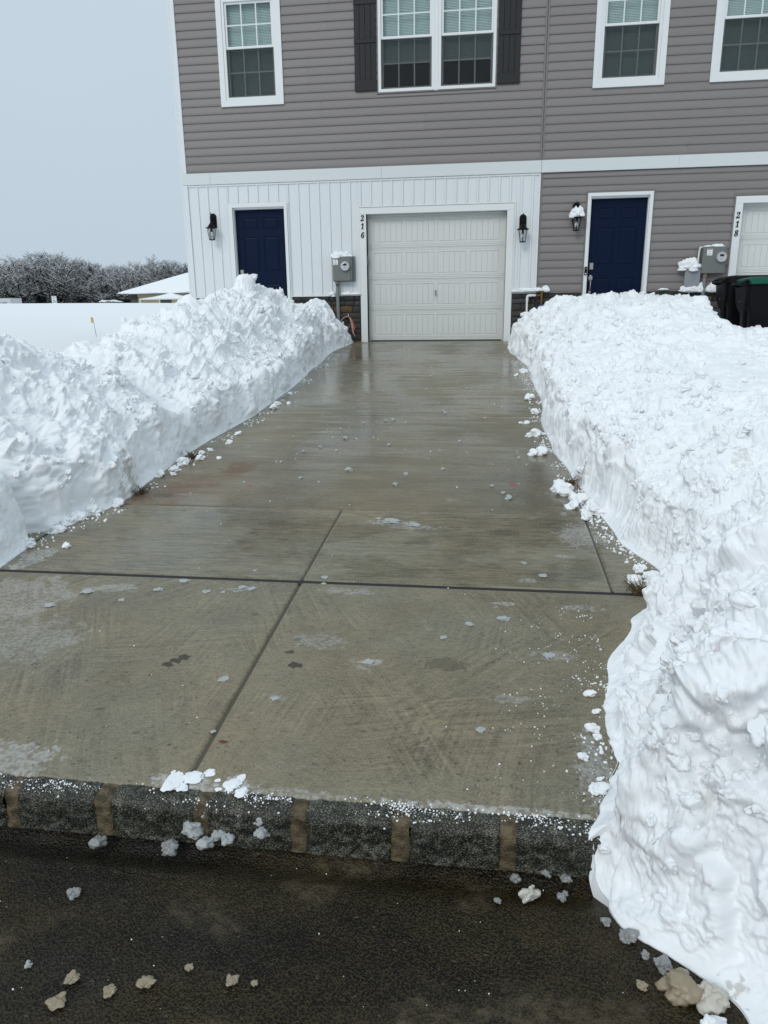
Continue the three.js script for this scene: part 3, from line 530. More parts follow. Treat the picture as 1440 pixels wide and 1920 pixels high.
function mitred(parent, name, x0, x1, y0, y1, w, z0, z1, mat, open) { // picture-frame of four mitred boards
  const mk = (pts) => { const s = new THREE.Shape(pts.map(p => new THREE.Vector2(...p))); const g = new THREE.ExtrudeGeometry(s, { depth: z1 - z0 - 0.004, bevelEnabled: true, bevelSize: -0.0008, bevelThickness: 0.002, bevelSegments: 1, bevelOffset: 0 }); g.translate(0, 0, z0 + 0.002); return part(name, g, mat, parent); };
  if (!open) mk([[x0, y0], [x1, y0], [x1 - w, y0 + w], [x0 + w, y0 + w]]);
  mk([[x0, y1], [x0 + w, y1 - w], [x1 - w, y1 - w], [x1, y1]]);
  mk(open ? [[x0, y0], [x0 + w, y0], [x0 + w, y1 - w], [x0, y1]] : [[x0, y0], [x0 + w, y0 + w], [x0 + w, y1 - w], [x0, y1]]);
  mk(open ? [[x1, y0], [x1, y1], [x1 - w, y1 - w], [x1 - w, y0]] : [[x1, y0], [x1, y1], [x1 - w, y1 - w], [x1 - w, y0 + w]]);
}
function blindGeo(w, y0, y1) { const gs = []; for (let y = y0; y < y1; y += 0.022) { const g = new THREE.BoxGeometry(w, 0.0012, 0.025); g.rotateX(1.05); g.translate(0, y, 0); gs.push(g); } return merge(gs); }
function windowUnit(parent, x0, x1, y0, y1, o = {}) { // single-hung sash window; x0..x1, y0..y1 = outside of the vinyl frame
  const w = sub('window', parent), f = 0.045, mid = (y0 + 0.775), zf = 0.022;
  if (o.lineal) mitred(w, 'casing', x0 - o.lineal, x1 + o.lineal, y0 - o.lineal, y1 + o.lineal, o.lineal - 0.001, 0.0, 0.034, M.white);
  mitred(w, 'frame', x0, x1, y0, y1, f, -0.06, zf, M.white);
  const a = x0 + f + 0.001, b = x1 - f - 0.001;
  // upper sash stands forward, lower sash sits behind the insect screen
  mitred(w, 'upper_sash', a, b, mid, y1 - f, 0.034, -0.030, -0.004, M.white);
  mitred(w, 'lower_sash', a, b, y0 + f, mid + 0.03, 0.034, -0.056, -0.033, M.white);
  bx('meeting_rail', a, b, mid - 0.006, mid + 0.032, -0.032, 0.004, M.white, w);
  const pane = (ya, yb, z) => {
    const p = bx('pane', a + 0.03, b - 0.03, ya, yb, z - 0.002, z + 0.002, M.glass, w, 0.0002);
    const gw = 0.021, W_ = b - a - 0.06;
    for (const k of [1, 2]) bx('grille_bar', a + 0.03 + W_ * k / 3 - gw / 2, a + 0.03 + W_ * k / 3 + gw / 2, ya, yb, z + 0.0025, z + 0.0065, M.grille, w, 0.001);
    bx('grille_bar', a + 0.03, b - 0.03, (ya + yb) / 2 - gw / 2, (ya + yb) / 2 + gw / 2, z + 0.0028, z + 0.0068, M.grille, w, 0.001);
  };
  pane(mid + 0.03, y1 - f - 0.03, -0.014); pane(y0 + f + 0.03, mid + 0.0, -0.044);
  bx('insect_screen', a + 0.008, b - 0.008, y0 + f + 0.008, mid - 0.008, -0.0125, -0.0120, M.screen, w, 0.0001);
  mitred(w, 'screen_frame', a, b, y0 + f, mid - 0.007, 0.009, -0.018, -0.007, M.grey);
  const bl = part('blind', blindGeo(b - a + 0.03, o.drop ? y0 + f + o.drop : y0 + f, y1), M.blind, w, (a + b) / 2, 0, -0.098); bl.userData.kind = 'stuff';
  if (o.drop) bx('blind_rail', a - 0.01, b + 0.01, y0 + f + o.drop - 0.03, y0 + f + o.drop - 0.008, -0.112, -0.084, M.blind, w);
  bx('room_side', x0 - 0.06, x1 + 0.06, y0 - 0.06, y1 + 0.06, -0.95, -0.90, M.room, w);
  return w;
}
function sixPanelDoor(parent, x0, y0, w = 0.905, h = 2.03, z = -0.06) {
  const d = sub('front_door', parent, x0, y0, z), sx = 0.125, pw = 0.285, gap = w - 2 * sx - 2 * pw, rec = [], rows = [[0.20, 0.80], [1.00, 1.60], [1.72, 1.91]];
  for (const [a, b] of rows) for (const x of [sx, sx + pw + gap]) rec.push([x, x + pw, a, b, 0.008, 0.012]);
  part('slab', panelGrid(w, h, 0.04, rec), M.navy, d);
  for (const [a, b, c, e] of rec) part('panel', frustumPanel(b - a - 0.034, e - c - 0.034, 0.007, 0.020), M.navy, d, a + 0.017, c + 0.017, 0.0325);
  return d;
}
const rndH = mulberry(5);
const houseA = thing('townhouse', 'end townhouse with white board-and-batten ground floor and grey siding above', 'house', 0, 0, 0);
const houseB = thing('townhouse', 'attached right-hand townhouse with grey siding down to its stone base', 'house', 0, 0, 0);
const YB0 = 2.692, YB1 = 2.880, YW = 0.815, XC = -3.25, XS = 2.935, XR = 9.0, TOP = 6.2;
const doorL = [-2.375, -1.44], doorR = [3.758, 4.693], DT = 2.305;      // inside of the brickmould
// walls behind the cladding, with openings for doors and windows
function wallBox(parent, x0, x1, y0, y1, holes) {
  const s = new THREE.Shape([[x0, y0], [x1, y0], [x1, y1], [x0, y1]].map(p => new THREE.Vector2(...p)));
  for (const [a, b, c, d] of holes) s.holes.push(new THREE.Path([[a, c], [a, d], [b, d], [b, c]].map(p => new THREE.Vector2(...p))));
  const g = new THREE.ExtrudeGeometry(s, { depth: 0.12, bevelEnabled: false }); g.translate(0, 0, -0.124); part('wall', g, sheath, parent);
}
const win1 = [-2.36, -1.45, 3.99, 5.49], win2a = [0.245, 1.165, 4.0, 5.50], win2b = [1.225, 2.145, 4.0, 5.50], win3 = [3.765, 4.675, 3.99, 5.49], win4 = [5.535, 6.445, 3.99, 5.49];
wallBox(houseA, XC, XS, -0.3, TOP, [win1, win2a, win2b, [doorL[0], doorL[1], -0.29, DT], [-0.0, 2.40, -0.29, 2.135]]);
wallBox(houseB, XS, XR, -0.3, TOP, [win3, win4, [doorR[0], doorR[1], -0.29, DT], [6.15, 8.55, -0.29, 2.135]]);
for (const [h, a, b] of [[houseA, XC, XS], [houseB, XS, XR]]) { // back of the shell: sides, rear, roof
  bx('rear_wall', a + 0.002, b - 0.002, -0.3, TOP, -10.12, -10.0, sheath, h); bx('roof_deck', a - 0.25, b + 0.25, TOP + 0.15, TOP + 0.35, -10.4, 0.45, std(L(0.08, 0.08, 0.085), 0.9), h);
  bx('soffit', a, b, TOP, TOP + 0.146, -0.3, 0.40, M.white, h); bx('party_wall', b - 0.1, b - 0.004, -0.3, TOP - 0.002, -9.99, -0.126, sheath, h); bx('upper_floor', a + 0.01, b - 0.11, 2.70, 2.9, -9.98, -0.13, M.room, h);
  bx('room_partition', a + 0.01, b - 0.11, -0.29, TOP - 0.01, -1.2, -1.1, M.room, h);
}
bx('side_wall', XC - 0.004, XC + 0.12, -0.3, TOP, -10.1, -0.127, trimGrey, houseA);
// upper grey siding
const trimW = 0.092;
siding(houseA, XC + 0.085, XS - 0.035, YB1 + 0.022, TOP, [[win1[0] - trimW, win1[1] + trimW, win1[2] - trimW, win1[3] + trimW], [win2a[0] - 0.022, win2b[1] + 0.022, win2a[2] - 0.022, win2a[3] + 0.022]], rndH);
siding(houseB, XS + 0.035, XR, YB1 + 0.022, TOP, [win3, win4].map(w => [w[0] - trimW, w[1] + trimW, w[2] - trimW, w[3] + trimW]), rndH);
bx('starter_strip', XC + 0.085, XS - 0.036, YB1 + 0.001, YB1 + 0.022, 0, 0.016, trimGrey, houseA); bx('starter_strip', XS + 0.035, XR, YB1 + 0.001, YB1 + 0.022, 0, 0.016, trimGrey, houseB);
// channel at the party line
bx('seam_channel', XS - 0.034, XS - 0.003, YB1 + 0.001, TOP, 0, 0.019, trimGrey, houseA); bx('seam_channel', XS + 0.003, XS + 0.034, YB1 + 0.001, TOP, 0, 0.019, trimGrey, houseB);
// corner post
{ bx('corner_post', XC, XC + 0.085, YB1 + 0.002, TOP, -0.0, 0.028, M.whiteB, houseA); bx('corner_post', XC, XC + 0.085, YW - 0.02, YB0 - 0.002, 0, 0.028, M.whiteB, houseA); bx('corner_return', XC - 0.028, XC - 0.001, YW - 0.02, TOP, -0.09, 0.0275, M.whiteB, houseA); }
// belly band in lengths
{ const cuts = [XC, -2.74, 0.28, XS - 0.001]; for (let i = 0; i < 3; i++) bx('belly_band', cuts[i] + 0.0007, cuts[i + 1] - 0.0007, YB0, YB1, 0, 0.036, M.band, houseA, 0.004); const c2 = [XS + 0.001, 5.1, XR]; for (let i = 0; i < 2; i++) bx('belly_band', c2[i] + 0.0007, c2[i + 1] - 0.0007, YB0, YB1, 0, 0.036, M.band, houseB, 0.004); }
// ground floor of the end house: boards and battens
{
  const J = 0.028, gx0 = -0.145, gx1 = 2.545, x0 = XC + 0.09, x1 = XS - 0.03, y0 = YW, y1 = YB0 - 0.03;
  bx('top_channel', XC + 0.086, XS - 0.004, YB0 - 0.030, YB0 - 0.002, 0, 0.020, M.white, houseA); bx('end_channel', XS - 0.029, XS - 0.003, YW, YB0 - 0.031, 0, 0.022, M.white, houseA);
  { const s = new THREE.Shape([[XC + 0.08, YW], [XS - 0.004, YW], [XS - 0.004, YB0 - 0.004], [XC + 0.08, YB0 - 0.004]].map(p => new THREE.Vector2(...p))); for (const [a, b, d] of [[doorL[0] - 0.07, doorL[1] + 0.07, DT + 0.07], [gx0 + 0.005, gx1 - 0.005, 2.27]]) s.holes.push(new THREE.Path([[a, YW + 0.001], [a, d], [b, d], [b, YW + 0.001]].map(p => new THREE.Vector2(...p)))); const g = new THREE.ExtrudeGeometry(s, { depth: 0.002, bevelEnabled: false }); g.translate(0, 0, -0.0015); part('siding_backer', g, M.whiteB, houseA); }
  const holes = [[doorL[0] - 0.075, doorL[1] + 0.075, -1, DT + 0.078], [gx0, gx1, -1, 2.275]], pitch = 0.1815, bw = 0.036;
  for (let k = 0, x = x0; x < x1; x += pitch, k++) {
    const e = Math.min(x + pitch, x1);
    let pieces = [[x, e, y0]];
    for (const [a, b, , d] of holes) pieces = pieces.flatMap(([p, q, yy]) => { if (q <= a + 0.001 || p >= b - 0.001) return [[p, q, yy]]; const o = []; if (p < a) o.push([p, a, yy]); o.push([Math.max(p, a), Math.min(q, b), d]); if (q > b) o.push([b, q, yy]); return o; });
    for (const [p, q, yy] of pieces) {
      const bEnd = e - 0.004, bStart = bEnd - bw;
      if (Math.min(q, bStart) - p > 0.006) bx('siding_board', p + 0.0008, Math.min(q, bStart) - 0.0008, yy, y1, 0, 0.004, M.whiteB, houseA, 0.0012);
      if (q >= bEnd && p < bEnd - 0.004 && e - x > 0.1) { const bs = Math.max(p, bStart); bx('batten', bs, bEnd, yy, y1, 0, 0.0155, M.whiteB, houseA, 0.005); if (q - bEnd > 0.002) bx('siding_board', bEnd, q - 0.0006, yy, y1, 0, 0.003, M.whiteB, houseA, 0.001); }
    }
  }
  for (const [a, b] of [[XC + 0.086, doorL[0] - 0.076], [doorL[1] + 0.076, gx0 - 0.001], [gx1 + 0.001, XS - 0.003]]) bx('bottom_flashing', a, b, YW - 0.024, YW - 0.001, 0, 0.034, M.white, houseA, 0.003);
}
// ground floor of the neighbour: grey siding
siding(houseB, XS + 0.032, XR, YW + 0.001, YB0 - 0.012, [[doorR[0] - 0.0745, doorR[1] + 0.0745, -1, DT + 0.0745], [6.005, 8.695, -1, 2.273]], rndH);
bx('end_channel', XS + 0.004, XS + 0.031, YW, YB0 - 0.003, 0, 0.021, trimGrey, houseB);
for (const [a, b] of [[XS + 0.004, doorR[0] - 0.076], [doorR[1] + 0.076, 6.004]]) bx('bottom_flashing', a, b, YW - 0.024, YW - 0.001, 0, 0.03, trimGrey, houseB, 0.003);
// windows
windowUnit(houseA, ...win1, { lineal: trimW - 0.002 }); windowUnit(houseA, ...win2a, { drop: 0.44 }); windowUnit(houseA, ...win2b, { drop: 0.42 });
bx('mullion', win2a[1] + 0.001, win2b[0] - 0.001, win2a[2] - 0.012, win2a[3], -0.06, 0.026, M.white, houseA);
{ const w = win2a, v = win2b; bx('window_channel', w[0] - 0.02, v[1] + 0.02, w[2] - 0.021, w[2] - 0.001, 0, 0.02, trimGrey, houseA); bx('window_channel', w[0] - 0.021, w[0] - 0.001, w[2], w[3], 0, 0.02, trimGrey, houseA); bx('window_channel', v[1] + 0.001, v[1] + 0.021, w[2], w[3], 0, 0.02, trimGrey, houseA); }
windowUnit(houseB, ...win3, { lineal: trimW - 0.002 }); windowUnit(houseB, ...win4, { lineal: trimW - 0.002 });
// shutters
function shutter(x0, x1, y0, y1) {
  const s = sub('shutter', houseA), n = 4, w = (x1 - x0) / n;
  for (let k = 0; k < n; k++) bx('board', x0 + k * w + 0.0015, x0 + (k + 1) * w - 0.0015, y0, y1, 0.019, 0.034, M.shutter, s, 0.003);
  bx('backing', x0 + 0.004, x1 - 0.004, y0 + 0.004, y1 - 0.004, 0.0165, 0.0188, M.shutter, s, 0.0005);
  for (const [a, b] of [[y0 - 0.001, y0 + 0.155], [y0 + 0.69, y0 + 0.75], [y0 + 1.24, y0 + 1.30]]) bx('rail', x0 - 0.001, x1 + 0.001, a, b, 0.0345, 0.046, M.shutter, s, 0.004);
}
shutter(-0.145, 0.215, 4.03, 5.52); shutter(2.172, 2.530, 4.03, 5.52);
// entrance doors
function entrance(house, d, jGrey) {
  const e = sub('door_surround', house), [a, b] = d;
  mitred(e, 'brickmould', a - 0.052, b + 0.052, 0.12, DT + 0.052, 0.052, 0.0, 0.046, M.white, true);
  mitred(e, 'channel', a - 0.074, b + 0.074, 0.12, DT + 0.074, 0.020, 0.0, 0.024, jGrey ? trimGrey : M.white, true);
  bx('jamb', a - 0.02, a + 0.014, 0.12, DT, -0.122, -0.001, M.white, e); bx('jamb', b - 0.014, b + 0.02, 0.12, DT, -0.122, -0.001, M.white, e); bx('head_jamb', a + 0.0145, b - 0.0145, DT - 0.028, DT + 0.02, -0.122, -0.0015, M.white, e);
  bx('threshold', a + 0.015, b - 0.015, 0.12, 0.20, -0.12, 0.05, M.grey, e);
  const door = sixPanelDoor(house, a + 0.0155, DT - 0.03 - 2.045, b - a - 0.031, 2.045, -0.115);
  const dy = y => y - (DT - 0.03 - 2.045);
  bx('deadbolt', 0.035, 0.098, dy(1.22) - 0.055, dy(1.22) + 0.055, 0.041, 0.058, M.nickel, door, 0.008);
  const kg = new THREE.CylinderGeometry(0.011, 0.012, 0.012, 14); kg.rotateX(Math.PI / 2); part('keyhole', kg, M.nickel, door, 0.066, dy(1.185), 0.062);
  if (!jGrey) { const eg = new THREE.CylinderGeometry(0.040, 0.042, 0.014, 24); eg.rotateX(Math.PI / 2); eg.scale(0.85, 1.2, 1); part('rosette', eg, M.nickel, door, 0.07, dy(1.00), 0.048); const kn = new THREE.SphereGeometry(0.030, 18, 12); kn.scale(1, 1, 0.75); part('knob', kn, M.nickel, door, 0.07, dy(1.0), 0.088); part('knob_neck', rod([0.07, dy(1.0), 0.05], [0.07, dy(1.0), 0.08], 0.012), M.nickel, door); }
  else {
    const eg = new THREE.CylinderGeometry(0.036, 0.038, 0.014, 24); eg.rotateX(Math.PI / 2); eg.scale(0.9, 1.35, 1); part('escutcheon', eg, M.nickel, door, 0.062, dy(1.03), 0.048);
    part('handle', tube([[0.062, dy(0.985), 0.05], [0.062, dy(0.972), 0.088], [0.061, dy(0.92), 0.100], [0.060, dy(0.85), 0.088], [0.060, dy(0.82), 0.05]], 0.0105, 24, 8), M.nickel, door);
    const fg = new THREE.CylinderGeometry(0.021, 0.023, 0.012, 18); fg.rotateX(Math.PI / 2); part('handle_foot', fg, M.nickel, door, 0.060, dy(0.808), 0.047);
    part('thumb_piece', cham(0.026, 0.014, 0.03, 0.004), M.nickel, door, 0.062, dy(1.005), 0.066);
  }
}
entrance(houseA, doorL, false); entrance(houseB, doorR, true);
{ const db = tag(new THREE.Group(), 'slim black video doorbell on the neighbour door frame beside the lock', 'doorbell'); db.name = numbered('doorbell'); db.position.set(doorR[0] - 0.022, 1.14, 0.047); scene.add(db); part('body', cham(0.045, 0.13, 0.024, 0.006), M.black, db, 0, 0, 0.012); const rg = new THREE.CylinderGeometry(0.011, 0.011, 0.004, 18); rg.rotateX(Math.PI / 2); part('button', rg, M.whitePlastic, db, 0, -0.045, 0.025); const lg = new THREE.CylinderGeometry(0.008, 0.008, 0.004, 14); lg.rotateX(Math.PI / 2); part('lens', lg, M.nickel, db, 0, 0.035, 0.025); }
// garage doors with casing
const font = await new FontLoader().loadAsync('fonts/droid/droid_serif_bold.typeface.json');
function garage(house, x0, number) {
  const W = 2.40, T = 2.135, x1 = x0 + W, cw = 0.118;
  const s = sub('garage_casing', house);
  bx('side_casing', x0 - cw, x0 - 0.001, -0.012, T, 0.0, 0.030, M.white, s, 0.003); bx('side_casing', x1 + 0.001, x1 + cw, -0.012, T, 0.0, 0.030, M.white, s, 0.003); bx('head_casing', x0 - cw, x1 + cw, T + 0.001, T + 0.105, 0.0, 0.031, M.white, s, 0.003);
  mitred(s, 'channel', x0 - cw - 0.026, x1 + cw + 0.026, YW - 0.02, T + 0.137, 0.024, 0, 0.024, house === houseA ? M.white : trimGrey, true);
  bx('jamb', x0 - 0.02, x0 - 0.0, -0.01, T, -0.30, -0.001, M.garage, s); bx('jamb', x1, x1 + 0.02, -0.01, T, -0.30, -0.001, M.garage, s); bx('head_jamb', x0, x1, T - 0.001, T + 0.02, -0.30, -0.001, M.garage, s);
  bx('weather_stop', x0 + 0.001, x0 + 0.03, 0.0, T - 0.03, -0.135, -0.115, M.garage, s); bx('weather_stop', x1 - 0.03, x1 - 0.001, 0.0, T - 0.03, -0.135, -0.115, M.garage, s); bx('weather_stop', x0 + 0.001, x1 - 0.001, T - 0.029, T - 0.002, -0.135, -0.115, M.garage, s);
  const d = sub('garage_door', house, x0 + 0.006, 0.022, -0.185), w = W - 0.012, sh = 0.526;
  const pw = 0.505, mg = [0.10, 0.665, 1.218, 1.783].map(v => v + (w - 2.388) / 2);
  for (let k = 0; k < 4; k++) {
    const y = k * sh, rec = mg.map(x => [x, x + pw, 0.085, sh - 0.085, 0.008, 0.008]);
    const edge = [[0.006, w - 0.006, 0.018, 0.030, 0.006, 0.004], [0.006, w - 0.006, 0.046, 0.056, 0.005, 0.004], [0.006, w - 0.006, sh - 0.030, sh - 0.018, 0.006, 0.004], [0.006, w - 0.006, sh - 0.056, sh - 0.046, 0.005, 0.004]];
    part('section', panelGrid(w, sh - 0.004, 0.05, [...rec, ...edge]), M.garage, d, 0, y, 0);
    for (const [a, b, c, e] of rec) { // embossed field of six narrow boards
      const n = 5, bw2 = (b - a - 0.024) / n;
      for (let q = 0; q < n; q++) bx('panel_board', a + 0.012 + q * bw2 + 0.0012, a + 0.012 + (q + 1) * bw2 - 0.0012, y + c + 0.012, y + e - 0.012, 0.0415, 0.0490, M.garage, d, 0.0022);
    }
  }
  bx('bottom_seal', 0.02, w - 0.02, -0.026, -0.002, 0.01, 0.045, std(L(0.10, 0.085, 0.055), 0.8), d);
  part('handle', merge([cham(0.028, 0.10, 0.006, 0.003).clone().translate(0, 0, 0.004), cham(0.016, 0.095, 0.012, 0.005).clone().rotateZ(0.22).translate(0, 0, 0.024), rod([0, 0.01, 0], [0, 0.01, 0.02], 0.007)]), M.nickel, d, w / 2, 0.80, 0.05);
  bx('interior_side', x0, x1, 0, T, -0.9, -0.85, M.room, s);
  const nm = sub('house_number', house, x0 - 0.062, 0, 0.031);
  const spec = number === '216' ? [2.075, 1.945, 1.80] : [1.955, 1.82, 1.68];
  [...number].forEach((ch, i) => { const g = new TextGeometry(ch, { font, size: 0.094, depth: 0.006, curveSegments: 6, bevelEnabled: true, bevelSize: 0.0008, bevelThickness: 0.001, bevelSegments: 1 }); g.computeBoundingBox(); const b = g.boundingBox; g.translate(-(b.min.x + b.max.x) / 2, -(b.min.y + b.max.y) / 2, 0); g.scale(0.84, 1, 1); g.applyMatrix4(new THREE.Matrix4().makeShear(0, 0, 0.12, 0, 0, 0)); part('digit', g, M.black, nm, 0, spec[i], 0.0015); });
}
garage(houseA, 0.0, '216'); garage(houseB, 6.15, '218');
{ const k = tag(new THREE.Group(), 'small grey garage keypad on the left jamb of the open-view garage door', 'keypad'); k.name = 'garage_keypad'; k.position.set(0.002, 1.385, -0.05); scene.add(k); k.userData.label = 'small grey keypad on the left jamb of the 216 garage door'; part('body', cham(0.02, 0.15, 0.07, 0.006), M.greyPlastic, k, 0.010, 0, 0); part('cover', cham(0.006, 0.10, 0.055, 0.004), M.grey, k, 0.022, -0.018, 0); }
// stone base
const stoneCols = [[0.050, 0.047, 0.044], [0.033, 0.031, 0.030], [0.070, 0.067, 0.063], [0.020, 0.018, 0.017], [0.088, 0.080, 0.072], [0.115, 0.066, 0.026], [0.060, 0.050, 0.040], [0.055, 0.052, 0.050], [0.042, 0.040, 0.038]];
const stoneBump = tex8(256, 256, (i, j) => 0.5 + 0.4 * tileNoise(i / 256, j / 256, 12, 11) + 0.25 * tileNoise(i / 256, j / 256, 40, 12), false);
const stoneMats = stoneCols.map(c => std(L(...c), 0.75, { bumpMap: stoneBump, bumpScale: 0.012 }));
const mortarMat = std(L(0.085, 0.078, 0.066), 0.9);
function stoneBlock(w, h, d, rnd) { // hewn face with uneven edges
  const g = new THREE.BoxGeometry(w, h, d, Math.max(3, Math.round(w / 0.045)), 3, 1), p = g.attributes.position, sx = rnd() * 90;
  for (let i = 0; i < p.count; i++) {
    const x = p.getX(i), y = p.getY(i), z = p.getZ(i), ex = Math.min(1, (w / 2 - Math.abs(x)) / 0.018), ey = Math.min(1, (h / 2 - Math.abs(y)) / 0.016);
    if (z > 0) p.setZ(i, z - 0.012 * (1 - Math.min(ex, ey)) + 0.008 * N3(x * 16 + sx, y * 16, sx));
    p.setX(i, x + (ex < 0.1 ? 0.006 * N3(y * 30, sx, 2) : 0)); p.setY(i, y + (ey < 0.1 ? 0.005 * N3(x * 20, sx, 6) : 0));
  }
  g.computeVertexNormals(); return g;
}
function stoneBase(house, x0, x1, seed) {
  const v = sub('stone_base', house), rnd = mulberry(seed); bx('mortar_bed', x0, x1, -0.28, YW - 0.026, 0, 0.012, mortarMat, v, 0.001);
  const rows = [0.075, 0.085, 0.115, 0.10, 0.085, 0.10, 0.09, 0.10]; let y = YW - 0.028;
  rows.forEach((h, r) => {
    let x = x0 + 0.006; const yy = y - h;
    while (x < x1 - 0.03) {
      let w = 0.13 + rnd() * 0.22; if (x + w > x1 - 0.09) w = x1 - 0.006 - x;
      const mt = r === 0 ? stoneMats[1] : stoneMats[Math.floor(rnd() * 9)];
      part('stone', stoneBlock(w - 0.012, h - 0.012, 0.045 + rnd() * 0.014 + (r === 0 ? 0.012 : 0), rnd), mt, v, x + w / 2, yy + h / 2, 0.024);
      x += w;
    }
    y = yy;
  });
}
stoneBase(houseA, XC + 0.002, doorL[0] - 0.078, 3); stoneBase(houseA, doorL[1] + 0.078, -0.122, 9); stoneBase(houseA, 2.522, XS - 0.002, 8); stoneBase(houseB, XS + 0.002, doorR[0] - 0.078, 12); stoneBase(houseB, doorR[1] + 0.078, 6.028, 21);

// ---------------------------------------------------------------- wall lanterns
function clump(w, h, d, seed, res = 20) { // lump of settled snow: flat below, lobed above
  const g = new THREE.IcosahedronGeometry(1, res), p = g.attributes.position;
  for (let i = 0; i < p.count; i++) {
    let x = p.getX(i), y = p.getY(i), z = p.getZ(i);
    const k = 1 + 0.35 * N3(x * 1.6 + seed, y * 1.6, z * 1.6) + 0.22 * N3(x * 3.6, y * 3.6 + seed, z * 3.6) + 0.10 * N3(x * 8, y * 8, z * 8 + seed) + 0.05 * N3(x * 18, y * 18 + seed, z * 18);
    p.setXYZ(i, x * k * w / 2, (y > 0 ? y * k * h : y * 0.22 * h), z * k * d / 2);
  }
  const m = mergeVertices((g.deleteAttribute('normal'), g.deleteAttribute('uv'), g), 1e-5); m.computeVertexNormals();
  const q = m.attributes.position, U = new Float32Array(q.count * 2); for (let i = 0; i < q.count; i++) { U[i * 2] = (q.getX(i) + q.getY(i)) / 0.35; U[i * 2 + 1] = (q.getZ(i) + q.getY(i)) / 0.35; } m.setAttribute('uv', new THREE.BufferAttribute(U, 2));
  return m;
}
const lanternGeo = (() => {
  const bp = new THREE.Shape(); bp.moveTo(-0.055, -0.11); bp.lineTo(0.055, -0.11); bp.lineTo(0.055, 0.06); bp.absarc(0, 0.06, 0.055, 0, Math.PI); bp.lineTo(-0.055, -0.11);
  const back = new THREE.ExtrudeGeometry(bp, { depth: 0.014, bevelEnabled: true, bevelSize: 0.004, bevelThickness: 0.006, bevelSegments: 2 });
  const cz = 0.135, n = 6, ring = (r, y) => [...Array(n)].map((_, i) => [r * Math.cos((i + 0.5) / n * 2 * Math.PI), y, cz + r * Math.sin((i + 0.5) / n * 2 * Math.PI)]);
  const arm = merge([tube([[0, 0.03, 0.015], [0, 0.055, 0.06], [0, 0.03, 0.11], [0, -0.02, cz]], 0.008, 24, 8), tube([[0, -0.06, 0.015], [0, -0.05, 0.06], [0, 0.01, 0.075], [0, 0.04, 0.055]], 0.006, 18, 6), rod([0, -0.06, cz], [0, 0.10, cz], 0.007), rod([0, 0.10, cz], [0, 0.128, cz], 0.010, 0.001)]);
  const roof = new THREE.LatheGeometry([[0.0, -0.045], [0.022, -0.048], [0.03, -0.062], [0.062, -0.10], [0.080, -0.122], [0.097, -0.128], [0.097, -0.138], [0.0, -0.138]].map(p => new THREE.Vector2(...p)), 6, Math.PI / 6); roof.translate(0, 0, cz);
  const top = ring(0.078, -0.138), bot = ring(0.046, -0.325);
  const bars = top.map((p, i) => rod(p, bot[i], 0.0055, 0.0055, 4));
  const fin = ring(0.095, -0.130).map(p => rod([p[0], p[1] - 0.01, p[2]], [p[0] * 1.04, p[1] + 0.016, cz + (p[2] - cz) * 1.04], 0.006, 0.002, 5));
  const base = new THREE.LatheGeometry([[0, -0.338], [0.03, -0.338], [0.055, -0.332], [0.055, -0.322], [0, -0.322]].map(p => new THREE.Vector2(...p)), 6, Math.PI / 6); base.translate(0, 0, cz);
  const gl = new THREE.CylinderGeometry(0.070, 0.042, 0.18, 6, 1, true); gl.rotateY(0); gl.translate(0, -0.231, cz);
  const bulb = new THREE.LatheGeometry([[0, -0.28], [0.016, -0.277], [0.027, -0.258], [0.027, -0.235], [0.014, -0.205], [0.013, -0.19]].map(p => new THREE.Vector2(...p)), 16); bulb.translate(0, 0, cz);
  const sock = rod([0, -0.20, cz], [0, -0.14, cz], 0.016, 0.018, 12);
  return { back, arm, roof, bars, fin: merge(fin), base, gl, bulb, sock };
})();
const bulbMat = std(L(0.7, 0.7, 0.68), 0.3);
function lantern(x, y, label) {
  const t = thing('wall_lantern', label, 'lantern', x, y, 0.018, 'black wall lanterns');
  part('backplate', lanternGeo.back, M.black, t); part('arm', lanternGeo.arm, M.black, t); const r = part('roof', lanternGeo.roof, M.black, t); part('finial', lanternGeo.fin, M.black, r);
  lanternGeo.bars.forEach(b => part('cage_bar', b, M.black, t)); part('base', lanternGeo.base, M.black, t); part('glass', lanternGeo.gl, M.clear, t); part('bulb', lanternGeo.bulb, bulbMat, t); part('socket', lanternGeo.sock, M.black, t);
  const mb = part('mounting_block', cham(0.17, 0.26, 0.016, 0.004), x > 3 ? trimGrey : M.white, t, 0.0, -0.025, -0.009); return t;
}
lantern(-2.735, 2.105, 'black wall lantern left of the blue door on white siding'); lantern(2.665, 1.945, 'black wall lantern between the garage door and the grey siding'); lantern(3.53, 2.105, 'black wall lantern half buried in snow beside the neighbour door');
{ const s = tag(new THREE.Mesh(mergeGeometries([clump(0.23, 0.12, 0.20, 3, 16), clump(0.10, 0.06, 0.09, 8, 10).translate(-0.075, -0.022, 0.03), clump(0.12, 0.10, 0.08, 12, 10).translate(0.055, 0.045, -0.06), clump(0.10, 0.09, 0.07, 15, 10).translate(-0.05, 0.03, -0.06)]), snowPlain), 'fluffy snow cap sitting on the neighbour door lantern', 'snow clump', 'snow settled on fittings'); s.name = numbered('snow_clump'); s.position.set(3.53, 2.105 - 0.107, 0.155); scene.add(shade(s)); }

